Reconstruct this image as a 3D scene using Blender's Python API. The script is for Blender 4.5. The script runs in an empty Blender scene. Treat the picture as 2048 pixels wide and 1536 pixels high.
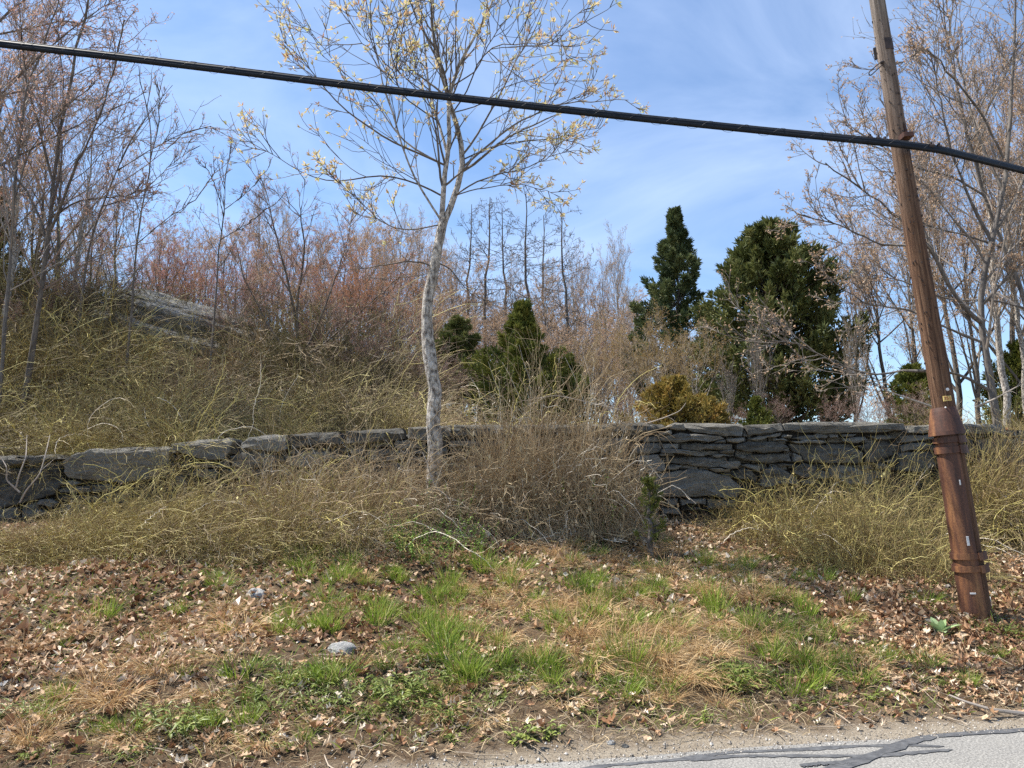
import bpy, math, random
import numpy as np
from mathutils import Vector, Matrix

# ------------------------------------------------------------------ camera, sky, sun, exposure
SC = bpy.context.scene
COL = SC.collection
PITCH = math.radians(8.0)
EYE = 1.6
FOC = 1538.0                     # focal length in pixels of the 2048 wide photograph
cam_d = bpy.data.cameras.new('camera')
cam_d.sensor_width = 36.0
cam_d.lens = 36.0 * FOC / 2048.0
cam_d.clip_start = 0.05
cam_d.clip_end = 3000
cam = bpy.data.objects.new('camera', cam_d)
COL.objects.link(cam)
cam.location = (0, 0, EYE)
cam.rotation_euler = (math.radians(90) + PITCH, 0, 0)
SC.camera = cam

SUNV = Vector((-0.50, 0.17, 0.85)).normalized()
world = bpy.data.worlds.new('World')
SC.world = world
world.use_nodes = True
wn, wl = world.node_tree.nodes, world.node_tree.links
wn.clear()
wo = wn.new('ShaderNodeOutputWorld')
bg = wn.new('ShaderNodeBackground')
sky = wn.new('ShaderNodeTexSky')
sky.sky_type = 'NISHITA'
sky.sun_disc = False
sky.sun_elevation = math.asin(SUNV.z)
sky.sun_rotation = math.atan2(SUNV.x, SUNV.y)
sky.air_density = 1.0
sky.dust_density = 0.15
sky.ozone_density = 4.0
tc = wn.new('ShaderNodeTexCoord')
mp = wn.new('ShaderNodeMapping')
mp.inputs['Scale'].default_value = (1.0, 1.0, 2.4)
mp.inputs['Rotation'].default_value = (0.0, 0.35, 0.5)
n1 = wn.new('ShaderNodeTexNoise')
n1.inputs['Scale'].default_value = 2.3
n1.inputs['Detail'].default_value = 7
n1.inputs['Roughness'].default_value = 0.55
n1.inputs['Distortion'].default_value = 0.6
cr = wn.new('ShaderNodeValToRGB')
cr.color_ramp.elements[0].position = 0.42
cr.color_ramp.elements[0].color = (0.0, 0.0, 0.0, 1)
cr.color_ramp.elements[1].position = 0.80
cr.color_ramp.elements[1].color = (0.55, 0.55, 0.55, 1)
mx = wn.new('ShaderNodeMix')
mx.data_type = 'RGBA'
mx.inputs['B'].default_value = (4.6, 5.5, 7.2, 1)
wl.new(tc.outputs['Generated'], mp.inputs['Vector'])
wl.new(mp.outputs['Vector'], n1.inputs['Vector'])
wl.new(n1.outputs['Fac'], cr.inputs['Fac'])
wl.new(cr.outputs['Color'], mx.inputs['Factor'])
wl.new(sky.outputs['Color'], mx.inputs['A'])
wl.new(mx.outputs['Result'], bg.inputs['Color'])
wl.new(bg.outputs['Background'], wo.inputs['Surface'])
bg.inputs['Strength'].default_value = 0.105

sun_d = bpy.data.lights.new('sun', 'SUN')
sun_d.energy = 5.0
sun_d.angle = math.radians(0.5)
sun_d.color = (1.0, 0.95, 0.87)
sun = bpy.data.objects.new('sun', sun_d)
COL.objects.link(sun)
sun.rotation_euler = SUNV.to_track_quat('Z', 'Y').to_euler()
sun.location = (-6, 2, 20)

vs = SC.view_settings
vs.view_transform = 'Standard'
vs.look = 'None'
vs.gamma = 1.0
vs.exposure = 1.0
vs.use_curve_mapping = False
SC.cycles.max_bounces = 5
SC.cycles.diffuse_bounces = 3
SC.cycles.glossy_bounces = 2
SC.cycles.transmission_bounces = 3
SC.cycles.transparent_max_bounces = 4
SC.cycles.use_denoising = False

# ------------------------------------------------------------------ helpers
CP, SP = math.cos(PITCH), math.sin(PITCH)


def ray(px, py):
    u, v = (px - 1024.0) / FOC, (py - 768.0) / FOC
    return np.array([u, CP + v * SP, SP - v * CP])


def at(px, py, Y):
    d = ray(px, py)
    return np.array([0, 0, EYE]) + d * (Y / d[1])


def _hash(i, j, k):
    h = np.sin(i * 127.1 + j * 311.7 + k * 74.7) * 43758.5453
    return h - np.floor(h)


def vnoise(p):
    p = np.asarray(p, float)
    i = np.floor(p)
    f = p - i
    u = f * f * (3 - 2 * f)
    r = 0
    for dx in (0, 1):
        for dy in (0, 1):
            for dz in (0, 1):
                w = (u[..., 0] if dx else 1 - u[..., 0]) * (u[..., 1] if dy else 1 - u[..., 1]) * (u[..., 2] if dz else 1 - u[..., 2])
                r = r + w * _hash(i[..., 0] + dx, i[..., 1] + dy, i[..., 2] + dz)
    return r * 2 - 1


def fbm(p, oct=4):
    r, a, s = 0, 1.0, 1.0
    for _ in range(oct):
        r = r + a * vnoise(np.asarray(p) * s + 13.7 * s)
        a *= 0.5
        s *= 2.03
    return r


def norm(a):
    return a / np.maximum(np.linalg.norm(a, axis=-1, keepdims=True), 1e-9)


class Geo:
    def __init__(self):
        self.V, self.Q, self.T, self.A, self.n = [], [], [], [], 0

    def add(self, V, F, a=None):
        V = np.asarray(V, float).reshape(-1, 3)
        F = np.asarray(F, np.int64)
        (self.Q if F.shape[1] == 4 else self.T).append(F + self.n)
        self.V.append(V)
        self.A.append(np.full(len(V), 0.5) if a is None else np.broadcast_to(np.asarray(a, float), (len(V),)))
        self.n += len(V)
        return self

    def mesh(self, name, mat, smooth=False):
        me = bpy.data.meshes.new(name)
        V = np.concatenate(self.V).astype(np.float32)
        Q = np.concatenate(self.Q) if self.Q else np.zeros((0, 4), np.int64)
        T = np.concatenate(self.T) if self.T else np.zeros((0, 3), np.int64)
        me.vertices.add(len(V))
        me.vertices.foreach_set('co', V.ravel())
        loops = np.concatenate([Q.ravel(), T.ravel()]).astype(np.int32)
        me.loops.add(len(loops))
        me.loops.foreach_set('vertex_index', loops)
        st = np.concatenate([np.arange(len(Q)) * 4, len(Q) * 4 + np.arange(len(T)) * 3]).astype(np.int32)
        me.polygons.add(len(st))
        me.polygons.foreach_set('loop_start', st)
        me.update(calc_edges=True)
        me.polygons.foreach_set('use_smooth', np.full(len(st), smooth))
        at_ = me.attributes.new('v', 'FLOAT', 'POINT')
        at_.data.foreach_set('value', np.concatenate(self.A).astype(np.float32))
        if mat:
            me.materials.append(mat)
        return me

    def obj(self, name, mat, parent=None, smooth=False):
        o = bpy.data.objects.new(name, self.mesh(name, mat, smooth))
        COL.objects.link(o)
        if parent:
            o.parent = parent
        return o


def tag(o, label=None, cat=None, group=None, kind=None):
    if label: o['label'] = label
    if cat: o['category'] = cat
    if group: o['group'] = group
    if kind: o['kind'] = kind
    return o


def thing(name, label, cat, loc=(0, 0, 0), group=None):
    o = bpy.data.objects.new(name, None)
    COL.objects.link(o)
    o.location = tuple(loc)
    o.empty_display_size = 0.2
    return tag(o, label, cat, group)


def copy_tree(o, parent=None):
    c = o.copy()
    COL.objects.link(c)
    c.parent = parent
    for ch in list(o.children):
        copy_tree(ch, c)
    return c


def tubes(P, R, sides=3):
    """P (N,K,3) R (N,K) -> verts, quads"""
    P = np.asarray(P, float)
    R = np.asarray(R, float)
    N, K, _ = P.shape
    T = norm(np.gradient(P, axis=1))
    m = norm(P[:, -1] - P[:, 0])
    ref = np.where(np.abs(m[:, 2:3]) < 0.8, np.array([[0, 0, 1.0]]), np.array([[1.0, 0, 0]]))[:, None, :]
    A = norm(np.cross(T, np.broadcast_to(ref, T.shape)))
    B = np.cross(T, A)
    th = np.arange(sides) * 2 * math.pi / sides
    V = P[:, :, None, :] + R[:, :, None, None] * (np.cos(th)[None, None, :, None] * A[:, :, None, :] + np.sin(th)[None, None, :, None] * B[:, :, None, :])
    base = (np.arange(N) * K * sides)[:, None, None]
    k = np.arange(K - 1)[None, :, None] * sides
    s = np.arange(sides)[None, None, :]
    s2 = (s + 1) % sides
    F = np.stack([base + k + s, base + k + s2, base + k + sides + s2, base + k + sides + s], -1).reshape(-1, 4)
    return V.reshape(-1, 3), F


def tube_add(g, P, R, sides=3, a=None):
    V, F = tubes(P, R, sides)
    if a is not None and np.ndim(a) == 1:
        a = np.repeat(a, P.shape[1] * sides)
    g.add(V, F, a)


def resample(pts, K):
    pts = np.asarray(pts, float)
    d = np.concatenate([[0], np.cumsum(np.linalg.norm(np.diff(pts, axis=0), axis=1))])
    t = np.linspace(0, d[-1], K)
    out = np.stack([np.interp(t, d, pts[:, i]) for i in range(3)], 1)
    if K > 5:                                     # soften the corners
        o2 = out.copy()
        o2[1:-1] = 0.25 * out[:-2] + 0.5 * out[1:-1] + 0.25 * out[2:]
        out = o2
    return out


def shoots(P, R, rng, n, t0, t1, ang, L, K, up=0.03, wig=0.08, rs=0.55, tip=0.35, flat=1.0, lt=0.0, rmin=0.0):
    """grow n side shoots from every path; returns P2, R2"""
    N, Kp, _ = P.shape
    M = N * n
    idx = np.repeat(np.arange(N), n)
    t = rng.uniform(t0, t1, M)
    f = t * (Kp - 1)
    i0 = np.clip(f.astype(int), 0, Kp - 2)
    w = (f - i0)[:, None]
    p = P[idx, i0] * (1 - w) + P[idx, i0 + 1] * w
    T = norm(P[idx, i0 + 1] - P[idx, i0])
    r0 = (R[idx, i0] * (1 - w[:, 0]) + R[idx, i0 + 1] * w[:, 0]) * rs
    r0 = np.maximum(r0, rmin)
    rv = rng.normal(size=(M, 3)) * np.array([1, 1, flat])
    perp = norm(rv - (rv * T).sum(1, keepdims=True) * T)
    a = rng.normal(ang, ang * 0.25, M)[:, None]
    d = norm(T * np.cos(a) + perp * np.sin(a))
    plen = np.linalg.norm(np.diff(P, axis=1), axis=2).sum(1)[idx]
    ln = plen * L * rng.uniform(0.55, 1.25, M) * (1 - lt * t)
    out = np.zeros((M, K, 3))
    out[:, 0] = p
    for k in range(1, K):
        d = norm(d + rng.normal(size=(M, 3)) * wig + np.array([0, 0, up]))
        out[:, k] = out[:, k - 1] + d * (ln / (K - 1))[:, None]
    rr = r0[:, None] * np.linspace(1, tip, K)[None, :]
    return out, rr


def leaf_quads(pos, d, ln, wd, rng, bend=0.25):
    """one folded diamond per leaf: 4 verts"""
    N = len(pos)
    d = norm(d)
    rv = rng.normal(size=(N, 3))
    side = norm(np.cross(d, rv))
    nn = np.cross(side, d)
    ln = np.broadcast_to(ln, (N,))[:, None]
    wd = np.broadcast_to(wd, (N,))[:, None]
    mid = pos + d * ln * 0.5 + nn * ln * bend * 0.3
    V = np.stack([pos, mid + side * wd * 0.5, pos + d * ln, mid - side * wd * 0.5], 1)
    F = np.arange(N)[:, None] * 4 + np.array([[0, 1, 2, 3]])
    return V.reshape(-1, 3), F


# ------------------------------------------------------------------ materials
def nodes_of(name):
    m = bpy.data.materials.new(name)
    m.use_nodes = True
    nt = m.node_tree
    b = nt.nodes['Principled BSDF']
    return m, nt, b


def ramp(nt, stops):
    r = nt.nodes.new('ShaderNodeValToRGB')
    el = r.color_ramp.elements
    while len(el) < len(stops):
        el.new(0.5)
    for e, (p, c) in zip(el, stops):
        e.position = p
        e.color = (*c, 1)
    return r


def noise_node(nt, scale, detail=4, rough=0.6, stretch=None, coord='Object'):
    t = nt.nodes.new('ShaderNodeTexCoord')
    n = nt.nodes.new('ShaderNodeTexNoise')
    n.inputs['Scale'].default_value = scale
    n.inputs['Detail'].default_value = detail
    n.inputs['Roughness'].default_value = rough
    if stretch:
        m = nt.nodes.new('ShaderNodeMapping')
        m.inputs['Scale'].default_value = stretch
        nt.links.new(t.outputs[coord], m.inputs['Vector'])
        nt.links.new(m.outputs['Vector'], n.inputs['Vector'])
    else:
        nt.links.new(t.outputs[coord], n.inputs['Vector'])
    return n


def bump(nt, b, src, strength, dist=0.02):
    bp = nt.nodes.new('ShaderNodeBump')
    bp.inputs['Strength'].default_value = strength
    bp.inputs['Distance'].default_value = dist
    nt.links.new(src, bp.inputs['Height'])
    nt.links.new(bp.outputs['Normal'], b.inputs['Normal'])


def mat_attr(name, stops, rough=0.75, trans=0.0, spec=0.2):
    """colour from the per-piece attribute v"""
    m, nt, b = nodes_of(name)
    a = nt.nodes.new('ShaderNodeAttribute')
    a.attribute_name = 'v'
    r = ramp(nt, stops)
    nt.links.new(a.outputs['Fac'], r.inputs['Fac'])
    nt.links.new(r.outputs['Color'], b.inputs['Base Color'])
    b.inputs['Roughness'].default_value = rough
    b.inputs['Specular IOR Level'].default_value = spec
    if trans > 0:
        tr = nt.nodes.new('ShaderNodeBsdfTranslucent')
        nt.links.new(r.outputs['Color'], tr.inputs['Color'])
        mxs = nt.nodes.new('ShaderNodeMixShader')
        mxs.inputs['Fac'].default_value = trans
        out = nt.nodes['Material Output']
        nt.links.new(b.outputs['BSDF'], mxs.inputs[1])
        nt.links.new(tr.outputs['BSDF'], mxs.inputs[2])
        nt.links.new(mxs.outputs['Shader'], out.inputs['Surface'])
    return m


def mat_noise(name, stops, scale=5, detail=5, nrough=0.6, stretch=None, rough=0.8, bstr=0.0, bdist=0.02, spec=0.25, metal=0.0):
    m, nt, b = nodes_of(name)
    n = noise_node(nt, scale, detail, nrough, stretch)
    r = ramp(nt, stops)
    nt.links.new(n.outputs['Fac'], r.inputs['Fac'])
    nt.links.new(r.outputs['Color'], b.inputs['Base Color'])
    b.inputs['Roughness'].default_value = rough
    b.inputs['Specular IOR Level'].default_value = spec
    b.inputs['Metallic'].default_value = metal
    if bstr:
        bump(nt, b, n.outputs['Fac'], bstr, bdist)
    return m


M = {}
# twigs and bark
M['bark_pale'] = mat_noise('bark_pale', [(0.36, (0.09, 0.072, 0.060)), (0.47, (0.31, 0.275, 0.235)), (0.6, (0.62, 0.57, 0.50))], 24, 6, 0.7, (1, 1, 0.5), 0.95, 1.0, 0.05)
M['bark_grey'] = mat_noise('bark_grey', [(0.3, (0.07, 0.058, 0.05)), (0.6, (0.17, 0.15, 0.13)), (0.8, (0.27, 0.25, 0.22))], 22, 5, 0.65, (1, 1, 0.3), 0.9, 0.8, 0.02)
M['bark_dark'] = mat_noise('bark_dark', [(0.3, (0.06, 0.048, 0.04)), (0.7, (0.19, 0.16, 0.13))], 22, 4, 0.6, (1, 1, 0.3), 0.9, 0.6, 0.02)
M['twig_grey'] = mat_attr('twig_grey', [(0, (0.06, 0.048, 0.040)), (1, (0.20, 0.17, 0.14))])
M['twig_tan'] = mat_attr('twig_tan', [(0, (0.15, 0.11, 0.075)), (1, (0.40, 0.33, 0.25))])
M['twig_pale'] = mat_attr('twig_pale', [(0, (0.11, 0.09, 0.075)), (1, (0.36, 0.31, 0.26))])
M['twig_red'] = mat_attr('twig_red', [(0, (0.10, 0.072, 0.058)), (1, (0.36, 0.27, 0.22))])
M['far_tan'] = mat_attr('far_tan', [(0, (0.17, 0.13, 0.095)), (1, (0.46, 0.37, 0.27))])
M['far_red'] = mat_attr('far_red', [(0, (0.16, 0.10, 0.08)), (1, (0.44, 0.30, 0.23))])
M['bud_pink'] = mat_attr('bud_pink', [(0, (0.38, 0.20, 0.15)), (1, (0.70, 0.50, 0.40))], 0.6, 0.35)
M['bud_red'] = mat_attr('bud_red', [(0, (0.30, 0.12, 0.09)), (1, (0.58, 0.32, 0.25))], 0.6, 0.35)
M['bud_rust'] = mat_attr('bud_rust', [(0, (0.32, 0.13, 0.06)), (1, (0.60, 0.32, 0.17))], 0.6, 0.35)
M['bud_yellow'] = mat_attr('bud_yellow', [(0, (0.34, 0.24, 0.10)), (1, (0.58, 0.47, 0.24))], 0.6, 0.35)
M['bud_ochre'] = mat_attr('bud_ochre', [(0, (0.22, 0.15, 0.055)), (1, (0.46, 0.33, 0.13))], 0.6, 0.35)
M['bud_tan'] = mat_attr('bud_tan', [(0, (0.36, 0.22, 0.13)), (1, (0.64, 0.47, 0.32))], 0.6, 0.35)
M['young_leaf'] = mat_attr('young_leaf', [(0, (0.42, 0.22, 0.14)), (0.25, (0.58, 0.42, 0.24)), (0.6, (0.68, 0.58, 0.33)), (1, (0.56, 0.58, 0.22))], 0.5, 0.4)
M['brier_green'] = mat_attr('brier_green', [(0, (0.13, 0.085, 0.045)), (0.35, (0.25, 0.185, 0.08)), (0.7, (0.41, 0.33, 0.125)), (0.93, (0.56, 0.48, 0.16)), (1, (0.62, 0.54, 0.22))], 0.6)
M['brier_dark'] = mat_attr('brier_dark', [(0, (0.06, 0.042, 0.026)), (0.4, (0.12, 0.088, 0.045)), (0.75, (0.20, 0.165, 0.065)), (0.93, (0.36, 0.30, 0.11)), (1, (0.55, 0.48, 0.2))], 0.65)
M['twig_olive'] = mat_attr('twig_olive', [(0, (0.05, 0.042, 0.028)), (1, (0.16, 0.135, 0.075))])
M['bud_olive'] = mat_attr('bud_olive', [(0, (0.07, 0.065, 0.02)), (1, (0.19, 0.165, 0.06))], 0.6, 0.3)
M['brier_brown'] = mat_attr('brier_brown', [(0, (0.16, 0.105, 0.06)), (0.4, (0.33, 0.24, 0.14)), (0.75, (0.48, 0.37, 0.22)), (0.93, (0.60, 0.50, 0.31)), (1, (0.72, 0.64, 0.52))], 0.7)
M['dead_leaf'] = mat_attr('dead_leaf', [(0, (0.12, 0.056, 0.028)), (0.28, (0.27, 0.135, 0.066)), (0.58, (0.43, 0.265, 0.145)), (0.84, (0.58, 0.425, 0.275)), (1, (0.76, 0.65, 0.51))], 0.6, 0.12, 0.3)
M['grass_green'] = mat_attr('grass_green', [(0, (0.085, 0.125, 0.02)), (0.5, (0.19, 0.28, 0.035)), (0.8, (0.33, 0.41, 0.065)), (1, (0.52, 0.45, 0.19))], 0.5, 0.3, 0.3)
M['grass_dry'] = mat_attr('grass_dry', [(0, (0.28, 0.16, 0.07)), (0.4, (0.52, 0.34, 0.16)), (0.8, (0.68, 0.50, 0.27)), (1, (0.78, 0.65, 0.43))], 0.6, 0.25, 0.3)
M['straw'] = mat_attr('straw', [(0, (0.21, 0.15, 0.085)), (0.5, (0.41, 0.31, 0.18)), (1, (0.64, 0.52, 0.34))], 0.7, 0.1)
M['weed_leaf'] = mat_attr('weed_leaf', [(0, (0.09, 0.12, 0.025)), (0.6, (0.19, 0.24, 0.05)), (1, (0.35, 0.38, 0.10))], 0.45, 0.3, 0.35)
M['fuzzy_leaf'] = mat_attr('fuzzy_leaf', [(0, (0.22, 0.32, 0.13)), (1, (0.36, 0.46, 0.23))], 0.8, 0.25)
M['shrub_leaf'] = mat_attr('shrub_leaf', [(0, (0.10, 0.19, 0.03)), (0.7, (0.22, 0.37, 0.06)), (1, (0.36, 0.50, 0.10))], 0.45, 0.35, 0.35)
M['cedar'] = mat_attr('cedar', [(0, (0.045, 0.060, 0.02)), (0.5, (0.115, 0.135, 0.042)), (1, (0.235, 0.235, 0.085))], 0.6, 0.15)
M['cedar_olive'] = mat_attr('cedar_olive', [(0, (0.05, 0.07, 0.016)), (0.5, (0.125, 0.145, 0.032)), (1, (0.24, 0.235, 0.06))], 0.6, 0.15)
M['cedar_blue'] = mat_attr('cedar_blue', [(0, (0.036, 0.055, 0.026)), (0.5, (0.09, 0.118, 0.048)), (1, (0.19, 0.21, 0.085))], 0.6, 0.15)
M['juniper_rust'] = mat_attr('juniper_rust', [(0, (0.15, 0.13, 0.035)), (0.5, (0.29, 0.225, 0.06)), (1, (0.50, 0.31, 0.095))], 0.6, 0.2)
M['tar'] = mat_noise('tar', [(0.3, (0.05, 0.052, 0.056)), (0.7, (0.12, 0.122, 0.125))], 18, 4, 0.6, None, 0.55, 0.2, 0.004, 0.4)
M['cable_black'] = mat_noise('cable_black', [(0.3, (0.005, 0.007, 0.011)), (0.7, (0.012, 0.015, 0.020))], 14, 3, 0.6, None, 0.55, 0, 0.01, 0.2)
M['steel_wire'] = mat_noise('steel_wire', [(0.3, (0.02, 0.02, 0.022)), (0.7, (0.06, 0.06, 0.065))], 20, 3, 0.6, None, 0.6, 0, 0.01, 0.3)
M['white_plastic'] = mat_noise('white_plastic', [(0.3, (0.55, 0.54, 0.52)), (0.7, (0.8, 0.8, 0.78))], 9, 3, 0.6, None, 0.5)
M['tag_yellow'] = mat_noise('tag_yellow', [(0.3, (0.55, 0.38, 0.12)), (0.7, (0.70, 0.56, 0.22))], 30, 3, 0.6, None, 0.55)
M['tag_red'] = mat_noise('tag_red', [(0.3, (0.30, 0.03, 0.02)), (0.7, (0.42, 0.06, 0.03))], 30, 3, 0.6, None, 0.55)
M['dark_iron'] = mat_noise('dark_iron', [(0.3, (0.025, 0.022, 0.022)), (0.7, (0.075, 0.055, 0.05))], 18, 4, 0.6, None, 0.7, 0.2, 0.005)


def mat_rust():
    m, nt, b = nodes_of('rusted_steel')
    n = noise_node(nt, 9.0, 6, 0.65, (1, 1, 0.10))
    r = ramp(nt, [(0.34, (0.045, 0.020, 0.013)), (0.5, (0.105, 0.043, 0.024)), (0.60, (0.21, 0.092, 0.038)), (0.72, (0.34, 0.17, 0.068))])
    nt.links.new(n.outputs['Fac'], r.inputs['Fac'])
    n2 = noise_node(nt, 60, 4, 0.7)
    r2 = ramp(nt, [(0.35, (0.65, 0.62, 0.62)), (0.65, (1.15, 1.12, 1.1))])
    nt.links.new(n2.outputs['Fac'], r2.inputs['Fac'])
    mu = nt.nodes.new('ShaderNodeMix')
    mu.data_type = 'RGBA'
    mu.blend_type = 'MULTIPLY'
    mu.inputs['Factor'].default_value = 1
    nt.links.new(r.outputs['Color'], mu.inputs['A'])
    nt.links.new(r2.outputs['Color'], mu.inputs['B'])
    nt.links.new(mu.outputs['Result'], b.inputs['Base Color'])
    b.inputs['Roughness'].default_value = 0.62
    b.inputs['Specular IOR Level'].default_value = 0.45
    bump(nt, b, n2.outputs['Fac'], 0.25, 0.004)
    return m


def mat_pole():
    """weathered wood: grain along the pole, dark checks, greyer towards the weathered top"""
    m, nt, b = nodes_of('pole_wood')
    n = noise_node(nt, 9.0, 7, 0.7, (5.0, 5.0, 0.16))
    r = ramp(nt, [(0.33, (0.022, 0.013, 0.009)), (0.44, (0.085, 0.044, 0.026)), (0.58, (0.165, 0.092, 0.053)), (0.78, (0.29, 0.185, 0.115))])
    nt.links.new(n.outputs['Fac'], r.inputs['Fac'])
    rg = ramp(nt, [(0.30, (0.05, 0.043, 0.038)), (0.45, (0.16, 0.13, 0.105)), (0.7, (0.34, 0.29, 0.25))])
    nt.links.new(n.outputs['Fac'], rg.inputs['Fac'])
    t = nt.nodes.new('ShaderNodeTexCoord')
    sx = nt.nodes.new('ShaderNodeSeparateXYZ')
    nt.links.new(t.outputs['Object'], sx.inputs['Vector'])
    n2 = noise_node(nt, 1.4, 4, 0.6, (3, 3, 0.6))
    ma = nt.nodes.new('ShaderNodeMath')
    ma.operation = 'MULTIPLY_ADD'
    nt.links.new(n2.outputs['Fac'], ma.inputs[0])
    ma.inputs[1].default_value = 2.6
    nt.links.new(sx.outputs['Z'], ma.inputs[2])
    mr = nt.nodes.new('ShaderNodeMapRange')
    mr.inputs['From Min'].default_value = 5.4
    mr.inputs['From Max'].default_value = 7.9
    nt.links.new(ma.outputs[0], mr.inputs['Value'])
    mi = nt.nodes.new('ShaderNodeMix')
    mi.data_type = 'RGBA'
    nt.links.new(mr.outputs['Result'], mi.inputs['Factor'])
    nt.links.new(r.outputs['Color'], mi.inputs['A'])
    nt.links.new(rg.outputs['Color'], mi.inputs['B'])
    nt.links.new(mi.outputs['Result'], b.inputs['Base Color'])
    b.inputs['Roughness'].default_value = 0.85
    b.inputs['Specular IOR Level'].default_value = 0.2
    bump(nt, b, n.outputs['Fac'], 0.9, 0.02)
    return m


def mat_stone(name, lo, hi, warm):
    m, nt, b = nodes_of(name)
    n = noise_node(nt, 3.2, 8, 0.68, (1, 1, 2.4))
    oi = nt.nodes.new('ShaderNodeObjectInfo')
    ad = nt.nodes.new('ShaderNodeMath')
    ad.operation = 'MULTIPLY_ADD'
    ad.inputs[1].default_value = 0.36
    nt.links.new(oi.outputs['Random'], ad.inputs[0])
    sb = nt.nodes.new('ShaderNodeMath')
    sb.operation = 'SUBTRACT'
    sb.inputs[1].default_value = 0.18
    nt.links.new(n.outputs['Fac'], sb.inputs[0])
    nt.links.new(sb.outputs[0], ad.inputs[2])
    r = ramp(nt, [(0.25, lo), (0.5, tuple(0.5 * (a + c) for a, c in zip(lo, hi))), (0.75, hi)])
    nt.links.new(ad.outputs[0], r.inputs['Fac'])
    nw = noise_node(nt, 1.7, 4, 0.6)
    rw = ramp(nt, [(0.58, (0, 0, 0)), (0.75, (0.6, 0.6, 0.6))])
    nt.links.new(nw.outputs['Fac'], rw.inputs['Fac'])
    mi = nt.nodes.new('ShaderNodeMix')
    mi.data_type = 'RGBA'
    nt.links.new(rw.outputs['Color'], mi.inputs['Factor'])
    nt.links.new(r.outputs['Color'], mi.inputs['A'])
    mi.inputs['B'].default_value = (*warm, 1)
    # pale lichen spots
    vo = nt.nodes.new('ShaderNodeTexNoise')
    vo.inputs['Scale'].default_value = 15
    vo.inputs['Detail'].default_value = 5
    vo.inputs['Roughness'].default_value = 0.7
    t = nt.nodes.new('ShaderNodeTexCoord')
    nt.links.new(t.outputs['Object'], vo.inputs['Vector'])
    rl = ramp(nt, [(0.58, (0, 0, 0)), (0.66, (0.5, 0.5, 0.5))])
    nt.links.new(vo.outputs['Fac'], rl.inputs['Fac'])
    ml = nt.nodes.new('ShaderNodeMix')
    ml.data_type = 'RGBA'
    nt.links.new(rl.outputs['Color'], ml.inputs['Factor'])
    nt.links.new(mi.outputs['Result'], ml.inputs['A'])
    ml.inputs['B'].default_value = (0.34, 0.34, 0.30, 1)
    nt.links.new(ml.outputs['Result'], b.inputs['Base Color'])
    b.inputs['Roughness'].default_value = 0.85
    b.inputs['Specular IOR Level'].default_value = 0.3
    n3 = noise_node(nt, 11, 8, 0.7, (1, 1, 2.8))
    bump(nt, b, n3.outputs['Fac'], 1.0, 0.07)
    return m


M['rust'] = mat_rust()
M['pole'] = mat_pole()
M['stone'] = mat_stone('wall_stone', (0.045, 0.042, 0.035), (0.27, 0.252, 0.212), (0.19, 0.125, 0.072))
M['outcrop'] = mat_stone('outcrop_rock', (0.07, 0.07, 0.068), (0.23, 0.23, 0.215), (0.15, 0.125, 0.09))
M['boulder'] = mat_stone('boulder_rock', (0.26, 0.26, 0.25), (0.52, 0.51, 0.48), (0.34, 0.30, 0.24))


def mat_ground():
    m, nt, b = nodes_of('soil')
    a = nt.nodes.new('ShaderNodeAttribute')
    a.attribute_name = 'v'
    n = noise_node(nt, 6, 8, 0.7)
    n2 = noise_node(nt, 70, 5, 0.75)
    duff = ramp(nt, [(0.3, (0.045, 0.030, 0.019)), (0.55, (0.115, 0.078, 0.048)), (0.8, (0.21, 0.15, 0.095))])
    nt.links.new(n2.outputs['Fac'], duff.inputs['Fac'])
    sand = ramp(nt, [(0.25, (0.14, 0.115, 0.085)), (0.5, (0.29, 0.245, 0.185)), (0.8, (0.46, 0.41, 0.33))])
    nt.links.new(n2.outputs['Fac'], sand.inputs['Fac'])
    ad = nt.nodes.new('ShaderNodeMath')
    ad.operation = 'MULTIPLY_ADD'
    nt.links.new(n.outputs['Fac'], ad.inputs[0])
    ad.inputs[1].default_value = 0.9
    nt.links.new(a.outputs['Fac'], ad.inputs[2])
    mr = nt.nodes.new('ShaderNodeMapRange')
    mr.inputs['From Min'].default_value = 0.72
    mr.inputs['From Max'].default_value = 1.18
    nt.links.new(ad.outputs[0], mr.inputs['Value'])
    mi = nt.nodes.new('ShaderNodeMix')
    mi.data_type = 'RGBA'
    nt.links.new(mr.outputs['Result'], mi.inputs['Factor'])
    nt.links.new(duff.outputs['Color'], mi.inputs['A'])
    nt.links.new(sand.outputs['Color'], mi.inputs['B'])
    nt.links.new(mi.outputs['Result'], b.inputs['Base Color'])
    b.inputs['Roughness'].default_value = 0.95
    b.inputs['Specular IOR Level'].default_value = 0.1
    bump(nt, b, n2.outputs['Fac'], 0.8, 0.02)
    return m


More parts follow.
